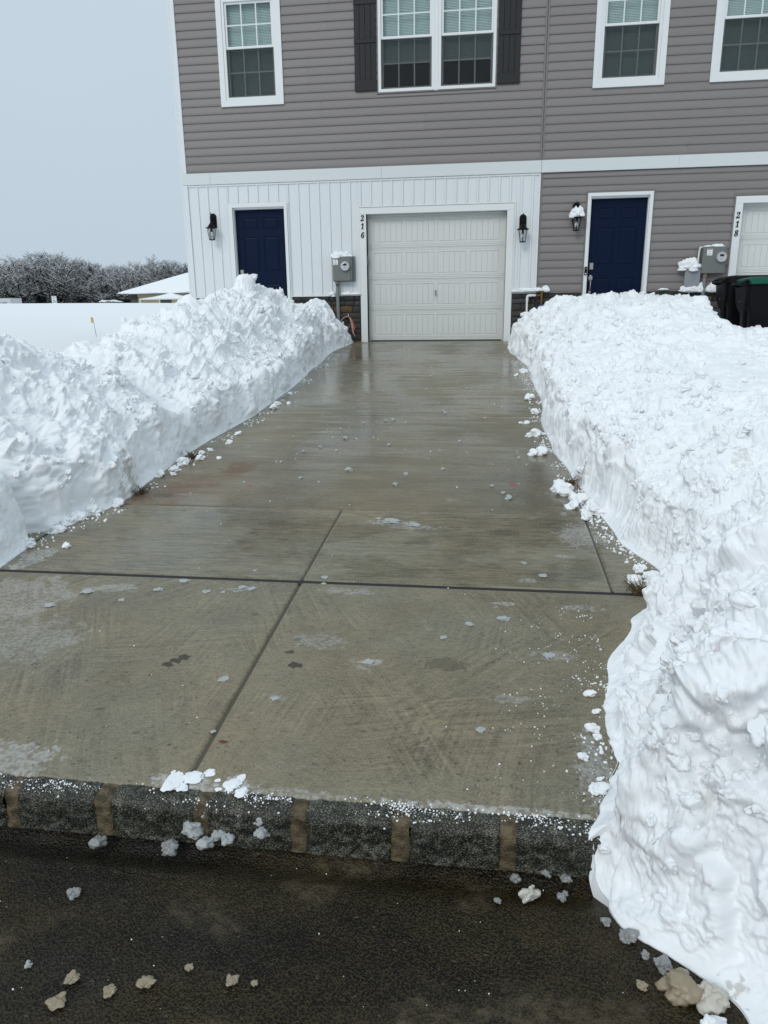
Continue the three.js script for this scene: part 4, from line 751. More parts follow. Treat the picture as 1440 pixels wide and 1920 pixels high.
// ---------------------------------------------------------------- meters and utilities
const labelTex = (() => { const c = document.createElement('canvas'); c.width = 128; c.height = 160; const x = c.getContext('2d'); x.fillStyle = '#e9ebea'; x.fillRect(0, 0, 128, 160); x.fillStyle = '#b2564a'; x.fillRect(8, 8, 112, 16); x.fillStyle = '#222'; x.font = 'bold 52px sans-serif'; x.textAlign = 'center'; x.fillText('4', 64, 84); x.fillStyle = '#555'; for (const y of [102, 116, 130, 144]) for (let i = 0; i < 6; i++) x.fillRect(20 + i * 15, y, 10, 6); const t = new THREE.CanvasTexture(c); t.colorSpace = THREE.SRGBColorSpace; return t; })();
const labelMat = new THREE.MeshStandardMaterial({ map: labelTex, roughness: 0.6 });
function meter(x, y, w, h, label, o) {
  const t = thing('electric_meter', label, 'meter', x, y, 0.012, 'electric meters');
  const d = 0.12; part('box', cham(w, h, d, 0.006), M.grey, t, w / 2, h / 2, d / 2 + 0.006); part('cover', cham(w - 0.03, h - 0.004, 0.010, 0.004), M.grey, t, w / 2 - 0.012, h / 2, d + 0.012);
  part('mounting_board', cham(w + 0.05, h + 0.02, 0.006, 0.002), o.grey ? trimGrey : M.greyPlastic, t, w / 2 + 0.02, h / 2, 0.003);
  const s = part('warning_label', new THREE.PlaneGeometry(0.085, 0.10), labelMat, t, o.lx, h - 0.085, d + 0.0185);
  const mx = o.mx, my = h * 0.60, rim = new THREE.LatheGeometry([[0.088, 0], [0.088, 0.02], [0.080, 0.034], [0.072, 0.034]].map(p => new THREE.Vector2(...p)), 36); rim.rotateX(Math.PI / 2); part('meter_ring', rim, M.greyPlastic, t, mx, my, d + 0.017);
  const face = new THREE.CylinderGeometry(0.074, 0.074, 0.02, 36); face.rotateX(Math.PI / 2); const fc = part('dial', face, std(L(0.55, 0.57, 0.57), 0.5), t, mx, my, d + 0.045);
  part('display', cham(0.062, 0.034, 0.003, 0.001), M.black, fc, 0, 0.026, 0.0117); part('nameplate', cham(0.085, 0.03, 0.002, 0.0008), M.whitePlastic, fc, 0, -0.022, 0.0113); part('barcode', cham(0.05, 0.008, 0.001, 0.0003), M.grey, fc, 0, -0.022, 0.013);
  const dome = new THREE.LatheGeometry([[0, 0.10], [0.05, 0.096], [0.070, 0.082], [0.075, 0.06], [0.076, 0.034]].map(p => new THREE.Vector2(...p)), 36); dome.rotateX(Math.PI / 2); part('glass_dome', dome, M.clear, t, mx, my, d + 0.017);
  part('conduit', rod([o.cx, 0.02, 0.066], [o.cx, -y - 0.08, 0.066], 0.03, 0.03, 18), M.pvc, t); part('coupling', rod([o.cx, -0.0, 0.066], [o.cx, -0.05, 0.066], 0.035, 0.035, 18), M.pvc, t); part('tape_band', rod([o.cx, -0.055, 0.066], [o.cx, -0.075, 0.066], 0.0312, 0.0312, 18), o.tape, t);
  part('strap', rod([o.cx, -y + 0.36, 0.066], [o.cx, -y + 0.345, 0.066], 0.0325, 0.0325, 18), M.black, t);
  return t;
}
meter(-0.585, 1.045, 0.34, 0.405, 'grey electric meter box with snow cap left of the 216 garage door', { lx: 0.055, mx: 0.225, cx: 0.065, tape: M.black });
meter(5.575, 1.065, 0.36, 0.41, 'grey electric meter box left of the 218 garage door', { lx: 0.10, mx: 0.285, cx: 0.075, tape: M.tape, grey: true });
function cap(name, label, gs, x, y, z) { const s = tag(new THREE.Mesh(gs.length > 1 ? mergeGeometries(gs) : gs[0], snowPlain), label, 'snow clump', 'snow settled on fittings'); s.name = numbered(name); s.position.set(x, y, z); scene.add(shade(s)); }
cap('snow_clump', 'rounded snow cap on top of the meter box by the 216 garage', [clump(0.22, 0.09, 0.13, 21, 14).translate(-0.07, 0, 0), clump(0.20, 0.075, 0.13, 25, 14).translate(0.07, -0.002, 0), clump(0.12, 0.05, 0.07, 28, 10).translate(-0.09, -0.025, 0.075)], -0.425, 1.452, 0.075);
cap('snow_clump', 'thin snow strip on top of the meter box by the 218 garage', [clump(0.20, 0.04, 0.10, 31, 12).translate(0.06, 0, 0), clump(0.16, 0.022, 0.10, 33, 10).translate(-0.09, 0, 0)], 5.755, 1.478, 0.07);
{ // telecom box
  const t = thing('telecom_box', 'rounded light grey telecom box with snow cap on the neighbour siding', 'utility box', 5.455, 0.865, 0.018);
  const s = new THREE.Shape(); const w = 0.115, h = 0.30, r = 0.045; s.moveTo(-w + r, 0); s.lineTo(w - r, 0); s.quadraticCurveTo(w, 0, w, r); s.lineTo(w, h - r); s.quadraticCurveTo(w, h, w - r, h); s.lineTo(-w + r, h); s.quadraticCurveTo(-w, h, -w, h - r); s.lineTo(-w, r); s.quadraticCurveTo(-w, 0, -w + r, 0);
  part('box', new THREE.ExtrudeGeometry(s, { depth: 0.06, bevelEnabled: true, bevelSize: 0.008, bevelThickness: 0.012, bevelSegments: 3 }), M.greyPlastic, t, 0, 0, 0.012);
  for (let i = 0; i < 3; i++) part('rib', rod([-0.06 + i * 0.035, 0.07, 0.085], [0.02 + i * 0.035, 0.17, 0.085], 0.004, 0.004, 6), M.greyPlastic, t);
  part('cable', tube([[-0.02, 0.0, 0.05], [-0.025, -0.10, 0.055], [-0.06, -0.22, 0.07], [-0.08, -0.32, 0.09]], 0.006, 16, 6), M.whitePlastic, t); part('cable', tube([[0.0, 0.0, 0.05], [0.005, -0.10, 0.06], [0.05, -0.26, 0.06]], 0.006, 16, 6), M.black, t);
  cap('snow_clump', 'thick leaning snow cap hanging over the grey telecom box', [clump(0.34, 0.13, 0.16, 41, 16), clump(0.14, 0.06, 0.10, 44, 10).translate(-0.14, -0.045, 0.02), clump(0.13, 0.07, 0.08, 47, 10).translate(0.03, -0.055, 0.06)], 5.42, 1.165, 0.07);
}
{ const t = thing('conduit_pipe', 'snow-dusted white conduit elbow between the telecom box and the 218 meter', 'pipe', 5.575, 1.11, 0.05); part('pipe', tube([[0.0, 0.36, 0.02], [-0.035, 0.36, 0.03], [-0.045, 0.30, 0.03], [-0.045, 0.08, 0.03], [-0.02, 0.03, 0.03]], 0.014, 30, 10), M.whitePlastic, t); part('fitting', cham(0.05, 0.05, 0.05, 0.012), M.whitePlastic, t, -0.03, 0.045, 0.03); }
{ // hose tap with white pipe
  const t = thing('garden_tap', 'old brass garden tap with white plastic elbow pipe on stone right of garage', 'tap', 3.02, 0.74, 0.06);
  part('body', merge([rod([0, -0.12, 0.06], [0, 0.075, 0.06], 0.022, 0.024, 14), rod([0, -0.01, 0.06], [0, -0.01, -0.05], 0.016, 0.016, 10)]), M.brass, t); part('cap', merge([rod([0, 0.072, 0.06], [0, 0.092, 0.06], 0.040, 0.036, 18)]), M.brass, t); part('valve_handle', merge([rod([-0.045, -0.15, 0.085], [0.05, -0.13, 0.085], 0.009), rod([0, -0.1, 0.06], [0, -0.21, 0.07], 0.015, 0.013, 10)]), std(L(0.02, 0.05, 0.14), 0.5), t);
  part('coupler', rod([-0.02, 0.015, 0.06], [-0.11, 0.015, 0.06], 0.016, 0.016, 12), M.brass, t); part('pipe', tube([[-0.10, 0.015, 0.06], [-0.20, 0.015, 0.06], [-0.232, 0.005, 0.06], [-0.24, -0.035, 0.06], [-0.24, -0.20, 0.06], [-0.24, -0.36, 0.06]], 0.0185, 50, 12), M.whitePlastic, t); part('elbow', tube([[-0.165, 0.015, 0.06], [-0.20, 0.015, 0.06], [-0.232, 0.004, 0.06], [-0.24, -0.035, 0.06], [-0.24, -0.075, 0.06]], 0.0225, 24, 12), M.whitePlastic, t);
  cap('snow_clump', 'low snow strip on the stone ledge above the garden tap', [clump(0.34, 0.055, 0.09, 51, 14).translate(-0.30, 0, 0), clump(0.30, 0.05, 0.09, 53, 14).translate(-0.08, 0.004, 0), clump(0.16, 0.085, 0.10, 55, 12).translate(0.08, 0, 0)], 3.0, 0.825, 0.05);
  cap('snow_clump', 'pointed snow lump clinging to the white pipe below the tap', [clump(0.17, 0.07, 0.11, 57, 12), clump(0.09, 0.05, 0.07, 59, 10).translate(0.05, -0.01, 0.02)], 2.76, 0.42, 0.13);
}
cap('snow_clump', 'small snow lump on the white flashing beside the meter conduit', [clump(0.11, 0.05, 0.07, 61, 12), clump(0.07, 0.03, 0.05, 63, 9).translate(0.02, -0.035, 0.01)], -0.62, 0.822, 0.05);
cap('snow_clump', 'thin snow strip on the flashing between meter conduit and garage', [clump(0.20, 0.045, 0.07, 65, 12).translate(-0.08, 0, 0), clump(0.18, 0.04, 0.07, 67, 12).translate(0.08, 0, 0)], -0.29, 0.819, 0.045);
cap('snow_clump', 'short snow strip on the stone ledge below the telecom box', [clump(0.34, 0.10, 0.10, 71, 12).translate(0.0, 0, 0), clump(0.14, 0.12, 0.09, 73, 12).translate(0.14, 0, 0)], 5.46, 0.79, 0.07);
cap('snow_clump', 'snow strip on the ledge right of the 218 meter conduit', [clump(0.24, 0.12, 0.10, 75, 12)], 5.80, 0.79, 0.07);
cap('snow_clump', 'thin snow patch on the ledge right of the neighbour door', [clump(0.16, 0.025, 0.06, 77, 10)], 5.02, 0.818, 0.045);
{ const t = thing('outlet_box', 'snow-topped grey outlet cover on the stone left of the meter', 'outlet', -1.145, 0.565, 0.048); part('cover', cham(0.105, 0.12, 0.05, 0.01), M.greyPlastic, t, 0, 0, 0.025); part('hinge', cham(0.10, 0.014, 0.016, 0.004), M.grey, t, 0, 0.05, 0.055); part('snow_layer', clump(0.11, 0.035, 0.06, 81, 8), snowPlain, t, 0, 0.062, 0.028); const u = thing('outlet_box', 'snow-topped grey outlet cover on the stone right of the neighbour door', 'outlet', 4.86, 0.60, 0.048); part('cover', cham(0.105, 0.12, 0.05, 0.01), M.greyPlastic, u, 0, 0, 0.025); part('snow_layer', clump(0.12, 0.03, 0.06, 83, 8), snowPlain, u, 0, 0.062, 0.028); }
{ // coil of orange and white cable on a hook
  const t = thing('cable_coil', 'loose coil of orange and white cable on the stone beside garage', 'cable', -0.335, 0.435, 0.075);
  const or = std(L(0.50, 0.085, 0.035), 0.5), wh = std(L(0.62, 0.5, 0.42), 0.5);
  part('hook', merge([rod([0, 0, -0.03], [0, 0, 0.03], 0.006), rod([0, 0, 0.02], [0, 0.05, 0.025], 0.007)]), M.whitePlastic, t); part('tie', cham(0.035, 0.03, 0.03, 0.008), M.black, t, 0, 0, 0.012);
  const strands = [[or, -0.155, -0.13, 0.10], [wh, -0.15, -0.11, 0.075], [or, -0.14, -0.10, 0.105], [wh, -0.165, -0.145, 0.06], [or, -0.15, -0.14, 0.12], [wh, -0.16, -0.12, 0.085]];
  strands.forEach(([m, lx, ly, rx], i) => { const z = 0.004 * i; part('strand', tube([[rx * 0.3 + 0.05, -0.31 + 0.02 * i, z + 0.02], [rx, -0.20, z + 0.01], [rx * 0.6, -0.06, z], [0, 0.005, z], [lx * 0.6, -0.02, z], [lx, ly + 0.02, z], [lx + 0.01, -0.22 - 0.015 * i, z + 0.01]], 0.0042, 40, 6), m, t); });
  part('strand', tube([[0.02, -0.01, 0.02], [0.06, -0.14, 0.03], [0.09, -0.27, 0.03], [0.115, -0.335, 0.04]], 0.0042, 20, 6), wh, t); part('strand', tube([[0.04, -0.10, 0.02], [0.0, -0.22, 0.04], [-0.06, -0.30, 0.05]], 0.0042, 20, 6), or, t);
}
{ const t = thing('white_stub_pipe', 'short white pipe stub rising from snow beside the meter conduit', 'pipe', -0.43, 0.0, 0.13); part('pipe', rod([0, -0.05, 0], [0, 0.34, 0], 0.018, 0.018, 12), M.whitePlastic, t); part('end_cap', new THREE.SphereGeometry(0.02, 12, 8), M.whitePlastic, t, 0, 0.34, 0); }

// ---------------------------------------------------------------- wheeled bins
function rrect(hw, hd, r, n = 5) { const o = []; for (const [sx, sz, a0] of [[1, 1, 0], [-1, 1, 1], [-1, -1, 2], [1, -1, 3]]) for (let i = 0; i <= n; i++) { const a = (a0 + i / n) * Math.PI / 2; o.push([sx * (hw - r) + r * Math.cos(a), sz * (hd - r) + r * Math.sin(a)]); } return o; }
function loftRings(rings) { // rings: [y, halfX, halfZ, r, dx]
  const R = rings.map(([y, a, b, r, dx = 0]) => rrect(a, b, r).map(([x, z]) => [x + dx, y, z])), n = R[0].length, P = [], I = [];
  R.forEach(r => r.forEach(p => P.push(...p)));
  for (let j = 0; j < R.length - 1; j++) for (let i = 0; i < n; i++) { const a = j * n + i, b = j * n + (i + 1) % n; I.push(a, a + n, b, b, a + n, b + n); }
  for (const [j, fl] of [[0, 0], [R.length - 1, 1]]) { const c = P.length / 3; const rr = rings[j]; P.push(rr[4] || 0, rr[0], 0); for (let i = 0; i < n; i++) { const a = j * n + i, b = j * n + (i + 1) % n; fl ? I.push(c, b, a) : I.push(c, a, b); } }
  const g = new THREE.BufferGeometry(); g.setAttribute('position', new THREE.Float32BufferAttribute(P, 3)); g.setIndex(I); return toCreasedNormals(g, 0.7);
}
const binBlack = phys(L(0.004, 0.0042, 0.0055), 0.45, 0.3), binGreen = phys(L(0.003, 0.085, 0.052), 0.42, 0.5), binGrey = std(L(0.03, 0.031, 0.033), 0.5);
function bin(x, z, lidMat, label) {
  const t = thing('wheeled_bin', label, 'bin', x, gy(z) - 0.02, z, 'wheeled bins');
  part('body', loftRings([[0.05, 0.20, 0.20, 0.05], [0.30, 0.225, 0.215, 0.05], [0.58, 0.245, 0.235, 0.05], [0.64, 0.28, 0.26, 0.06], [0.95, 0.305, 0.285, 0.06], [0.985, 0.305, 0.285, 0.06]]), binBlack, t);
  part('side_column', loftRings([[0.10, 0.03, 0.055, 0.02, -0.215], [0.56, 0.03, 0.06, 0.02, -0.25], [0.66, 0.03, 0.17, 0.028, -0.285], [0.76, 0.03, 0.23, 0.028, -0.295], [0.94, 0.03, 0.25, 0.028, -0.31]]), binBlack, t);
  part('bolt', new THREE.SphereGeometry(0.018, 10, 8), binGrey, t, -0.325, 0.74, 0.0);
  part('rim', loftRings([[0.965, 0.33, 0.315, 0.06], [0.995, 0.338, 0.322, 0.06], [1.008, 0.332, 0.316, 0.06]]), binBlack, t);
  const lid = part('lid', loftRings([[0.975, 0.352, 0.340, 0.06, 0.035], [1.03, 0.348, 0.334, 0.06, 0.025], [1.052, 0.325, 0.31, 0.05, 0.015], [1.072, 0.25, 0.24, 0.05, 0.02], [1.076, 0.10, 0.10, 0.04, 0.02]]), lidMat, t);
  part('hinge_bar', rod([-0.385, 0.985, -0.24], [-0.385, 0.985, 0.24], 0.016, 0.016, 10), binBlack, t); for (const s of [-1, 1]) part('handle_arm', merge([rod([-0.30, 0.955, 0.25 * s], [-0.39, 0.985, 0.25 * s], 0.02, 0.018, 8), rod([-0.39, 0.985, 0.25 * s], [-0.33, 1.03, 0.25 * s], 0.018, 0.018, 8)]), binBlack, t);
  for (const s of [-1, 1]) { const w = new THREE.CylinderGeometry(0.125, 0.125, 0.05, 24); w.rotateX(Math.PI / 2); const wh = part('wheel', w, M.rubber, t, -0.20, 0.125, 0.265 * s); const hb = new THREE.CylinderGeometry(0.05, 0.05, 0.056, 16); hb.rotateX(Math.PI / 2); part('hub', hb, binGrey, wh); }
  return t;
}
bin(5.98, 1.02, binBlack, 'black wheeled bin with black lid standing nearer the house'); bin(6.03, 1.80, binGreen, 'black wheeled bin with green lid in front of the other bin');
cap('snow_clump', 'thin snow strip along the black bin lid', [clump(0.28, 0.02, 0.07, 91, 9)], 5.86, 0.962, 1.22);

// ---------------------------------------------------------------- loose snow and ice on drive and road
function chunkGeo(seed, flat = 0.75, res = 9) {
  const g = new THREE.IcosahedronGeometry(0.5, res); g.deleteAttribute('normal'); g.deleteAttribute('uv'); const m = mergeVertices(g, 1e-5), p = m.attributes.position;
  for (let i = 0; i < p.count; i++) { let x = p.getX(i), y = p.getY(i), z = p.getZ(i); const k = 0.85 + 0.42 * plates(x + seed, y, z, 0.42, 5, 20) + 0.25 * N3(x * 3 + seed, y * 3, z * 3) + 0.13 * N3(x * 8, y * 8 + seed, z * 8) + 0.07 * N3(x * 18, y * 18, z * 18 + seed); p.setXYZ(i, x * k, Math.max(-0.28, y * k) * flat, z * k); }
  m.computeVertexNormals(); const U = new Float32Array(p.count * 2); for (let i = 0; i < p.count; i++) { U[i * 2] = p.getX(i) + p.getY(i); U[i * 2 + 1] = p.getZ(i); } m.setAttribute('uv', new THREE.BufferAttribute(U, 2)); return m;
}
const chunkGeos = [1, 2, 3, 4, 5, 6].map(s => chunkGeo(s * 13.7)), slushGeos = [31, 32, 33].map(s => chunkGeo(s * 5.1, 0.5, 8)), flakeGeos = [7, 8, 9].map(s => chunkGeo(s * 11.3, 0.22, 8));
const iceMat = new THREE.MeshPhysicalMaterial({ color: L(0.66, 0.68, 0.68), roughness: 0.45, transmission: 0.45, thickness: 0 }), slushMat = new THREE.MeshPhysicalMaterial({ color: L(0.30, 0.245, 0.165), roughness: 0.4 }), greyIce = new THREE.MeshPhysicalMaterial({ color: L(0.46, 0.46, 0.45), roughness: 0.35, transmission: 0.45, thickness: 0 });
// broken clods half sunk in the banks
{
  const geos = [21, 22, 23, 24].map(k => chunkGeo(k * 7.9, 0.85, 5)), dm = new THREE.Object3D();
  [[2400, 5], [220, 6], [5200, 7]].forEach(([n, seed], b) => {
    const rn = mulberry(seed), P = banks[b].geometry.attributes.position, T = geos.map(() => []);
    for (let i = 0, tries = 0; i < n && tries < n * 12; tries++) {
      const k = Math.floor(rn() * P.count), x = P.getX(k), y = P.getY(k), z = P.getZ(k), hh = y - GROUND(z), D = Math.hypot(x - 2.1, y - 0.5, z - 13.3);
      if (hh < 0.05 || D > 16) continue;
      const want = sstep(-0.15, 0.35, fbm(x * 2.4, y * 2.4, z * 2.4, 3) * 1.6) * sstep(0.05, 0.5, hh) + 0.04;
      if (rn() > want) continue;
      const s = (0.012 + 0.075 * rn() ** 4) * lerp(0.75, 1.25, sstep(3, 10, D));
      dm.position.set(x, y + s * (0.02 + 0.16 * rn()), z); dm.rotation.set(rn() * 6.3, rn() * 6.3, rn() * 6.3); dm.scale.set(s * (0.8 + 0.6 * rn()), s, s * (0.8 + 0.6 * rn())); dm.updateMatrix(); T[i % 4].push(dm.matrix.clone()); i++;
    }
    geos.forEach((g, q) => { const im = new THREE.InstancedMesh(g, snowLoose, T[q].length); T[q].forEach((m, i) => im.setMatrixAt(i, m)); im.name = 'clods'; im.userData.kind = 'stuff'; banks[b].add(shade(im)); });
  });
}
const rc = mulberry(77);
function lump(name, x, z, s, mat, label, group, geos = chunkGeos, y, stretch = 1) {
  const g = geos[Math.floor(rc() * geos.length)], fs = geos === flakeGeos && mat === iceMat ? (s *= 0.8) : s, m = tag(new THREE.Mesh(g, mat), label, name === 'snow_lump' ? 'snow lump' : 'ice', group); m.name = numbered(name);
  const gyy = y ?? (z < 11.5 ? gy(z) : ROAD), sy = geos === flakeGeos ? 0.22 : 0.75;
  m.position.set(x, gyy + 0.24 * sy * s * 0.7, z); m.scale.set(s * stretch, s, s); m.rotation.y = rc() * 6.28; scene.add(shade(m)); return m;
}
// single lumps that stand out
for (const [x, z, s] of [[-0.06, 7.80, 0.055], [-0.10, 7.9, 0.06], [-0.04, 8.06, 0.075], [0.09, 8.03, 0.05], [-0.14, 8.20, 0.10], [-0.12, 8.36, 0.085], [-0.17, 8.52, 0.09], [-0.08, 8.48, 0.05], [0.0, 7.55, 0.06], [-0.02, 7.25, 0.07], [-0.05, 5.9, 0.09], [-0.02, 6.1, 0.10], [0.06, 5.85, 0.05], [-0.06, 5.3, 0.06]]) lump('snow_lump', x, z, s, snowLoose, 'small snow lump on the driveway at the foot of the left bank', 'lumps at the foot of the left bank');
for (const [x, z, s] of [[2.58, 3.72, 0.12], [2.48, 3.95, 0.06], [2.56, 5.55, 0.13], [2.57, 6.25, 0.10], [2.47, 6.7, 0.06], [2.42, 6.72, 0.05], [2.53, 7.15, 0.13], [2.46, 7.2, 0.07], [2.52, 7.75, 0.11], [2.46, 7.78, 0.09], [2.60, 8.70, 0.16], [2.66, 8.90, 0.13], [2.72, 9.08, 0.15], [2.80, 9.10, 0.12], [2.62, 9.0, 0.09], [2.68, 9.18, 0.08]]) lump('snow_lump', x, z, s, snowLoose, 'small snow lump on the driveway at the foot of the right bank', 'lumps at the foot of the right bank');
for (const [x, z, s] of [[2.465, 10.97, 0.045], [2.475, 11.07, 0.030], [2.45, 11.17, 0.055], [2.46, 11.205, 0.028], [2.405, 11.31, 0.040], [2.43, 11.45, 0.060], [2.445, 11.50, 0.035], [2.44, 11.40, 0.02], [2.86, 10.02, 0.10], [2.79, 10.05, 0.08], [2.83, 9.9, 0.07]]) lump('snow_lump', x, z, s, snowLoose, 'small snow lump on the apron beside the near right bank', 'lumps beside the near right bank');
lump('snow_lump', -0.10, 9.84, 0.055, snowLoose, 'lone round snow lump on the sidewalk slab near the left bank', undefined);
for (const [x, z, s] of [[-0.36, 9.55, 0.13], [-0.30, 9.50, 0.10], [-0.28, 9.42, 0.11], [-0.24, 9.30, 0.12], [-0.28, 9.62, 0.08], [-0.34, 9.80, 0.07], [-0.30, 9.85, 0.06], [-0.17, 9.15, 0.09], [-0.42, 10.25, 0.10], [-0.36, 10.32, 0.07]]) lump('snow_lump', x, z, s, snowLoose, 'crumbled snow lump beside the sidewalk at the left bank end', 'crumbled lumps beside the sidewalk');
for (const [x, z, s] of [[1.20, 6.65, 0.035], [1.26, 6.62, 0.05], [1.70, 6.20, 0.04], [1.72, 6.28, 0.04], [1.0, 6.75, 0.03], [2.1, 6.5, 0.03], [1.34, 7.55, 0.035], [0.95, 7.35, 0.05], [0.80, 7.65, 0.035], [0.70, 7.8, 0.035], [0.95, 7.75, 0.03], [1.15, 8.30, 0.06], [1.56, 8.37, 0.035], [1.81, 8.22, 0.03], [1.52, 8.62, 0.045], [2.25, 8.85, 0.05], [2.22, 8.75, 0.03], [2.15, 8.6, 0.03], [0.85, 8.5, 0.03], [1.9, 7.4, 0.03], [2.35, 7.9, 0.035], [0.6, 8.1, 0.03], [1.9, 4.9, 0.03], [0.8, 5.2, 0.03]]) lump('snow_lump', x, z, s, iceMat, 'tiny melting snow crumb in the middle of the wet driveway', 'crumbs across the wet driveway', chunkGeos);
for (const [x, z, s, st] of [[1.58, 9.31, 0.10, 1.6], [1.50, 9.27, 0.05, 1], [1.72, 9.36, 0.06, 1.8], [2.38, 9.99, 0.05, 1.3], [2.30, 9.85, 0.04, 1], [1.36, 10.10, 0.045, 1], [1.37, 10.17, 0.035, 1], [2.19, 10.44, 0.06, 1.2], [2.05, 10.5, 0.05, 1], [1.00, 10.24, 0.05, 1], [1.05, 10.25, 0.045, 1.2], [0.70, 10.20, 0.06, 1], [0.62, 10.30, 0.05, 1.3], [0.5, 10.42, 0.045, 1], [0.85, 10.3, 0.05, 1.2], [0.93, 10.30, 0.035, 1], [1.95, 10.62, 0.035, 1.4], [2.35, 10.72, 0.05, 1.4], [1.68, 10.83, 0.045, 1.5], [1.18, 11.0, 0.045, 1.2], [1.40, 11.10, 0.04, 1], [1.25, 11.30, 0.025, 1], [2.1, 11.2, 0.04, 1.2], [0.3, 10.35, 0.07, 1.3], [0.2, 10.5, 0.06, 1], [1.0, 10.05, 0.03, 1]]) lump('ice_flake', x, z, s, iceMat, 'thin pale ice flake lying on the near concrete slabs', 'ice flakes on the near slabs', flakeGeos, undefined, st);
{ const m = lump('ice_flake', 0.94, 11.50, 0.07, iceMat, 'long slanted ice shard on the apron edge above the kerb', undefined, flakeGeos, undefined, 2.2); m.rotation.y = 0.8; m.scale.z = 0.03; }
for (const [x, z, s, st] of [[1.22, 11.54, 0.06, 1.6], [1.27, 11.515, 0.055, 1.4], [1.31, 11.49, 0.035, 1.3], [1.25, 11.56, 0.04, 1], [1.395, 11.535, 0.055, 1.2], [1.43, 11.56, 0.045, 1], [1.41, 11.50, 0.03, 1], [1.36, 11.555, 0.022, 1], [1.20, 11.50, 0.02, 1], [1.345, 11.52, 0.018, 1]]) lump('ice_flake', x, z, s, snowLoose, 'flat white snow patch pressed onto the kerb top', 'snow patches on the kerb top', flakeGeos, gy(z) - 0.001, st);
for (const [x, z, s, yy] of [[1.31, 11.63, 0.065, -0.86], [1.35, 11.655, 0.055, -0.885], [1.38, 11.63, 0.045, -0.87], [1.41, 11.645, 0.04, -0.87], [1.335, 11.60, 0.04, -0.82], [1.51, 11.635, 0.05, -0.85], [1.495, 11.62, 0.03, -0.82]]) lump('snow_lump', x, z, s, iceMat, 'icy white lump caught against the kerb face', 'icy lumps against the kerb', chunkGeos, yy);
for (const [x, z, s, m] of [[1.25, 11.665, 0.055, greyIce], [1.04, 11.67, 0.055, greyIce], [1.07, 11.85, 0.035, greyIce], [1.08, 12.06, 0.02, iceMat], [2.41, 11.775, 0.028, greyIce], [2.485, 11.86, 0.022, greyIce], [2.455, 11.815, 0.046, greyIce], [2.515, 11.885, 0.040, greyIce], [2.31, 11.71, 0.028, greyIce], [2.32, 11.695, 0.018, greyIce], [2.15, 11.74, 0.022, greyIce], [2.20, 11.66, 0.03, greyIce], [2.33, 11.645, 0.030, greyIce], [2.28, 11.63, 0.03, greyIce]]) lump('ice_lump', x, z, s, m, 'grey half-melted ice lump on the wet road', 'grey ice lumps on the road', chunkGeos);
for (const [x, z, s] of [[1.56, 12.04, 0.028], [1.37, 12.07, 0.035], [1.20, 12.08, 0.032], [1.3, 12.1, 0.03], [1.45, 12.02, 0.02], [1.61, 12.04, 0.016], [1.2, 12.14, 0.04], [2.46, 11.94, 0.024]]) lump('slush_lump', x, z, s, slushMat, 'small tan slush lump on the dark road', 'tan slush lumps on the road', slushGeos);
lump('ice_lump', 2.23, 11.71, 0.060, new THREE.MeshPhysicalMaterial({ color: L(0.58, 0.55, 0.48), roughness: 0.3 }), 'oval pale ice lump alone on the road below the kerb', undefined, chunkGeos, undefined, 1.15).scale.z = 0.036;
lump('slush_lump', 2.535, 11.935, 0.075, slushMat, 'long tan slush slab on the road at the right bank', undefined, chunkGeos, undefined, 1.2); lump('slush_lump', 2.60, 11.955, 0.075, new THREE.MeshPhysicalMaterial({ color: L(0.56, 0.52, 0.45), roughness: 0.5 }), 'grainy pale slush lump touching the right bank on the road', undefined, chunkGeos, undefined, 1.1); lump('snow_lump', 2.585, 12.03, 0.07, snowLoose, 'white snow lump on the road at the bottom right', undefined, chunkGeos);
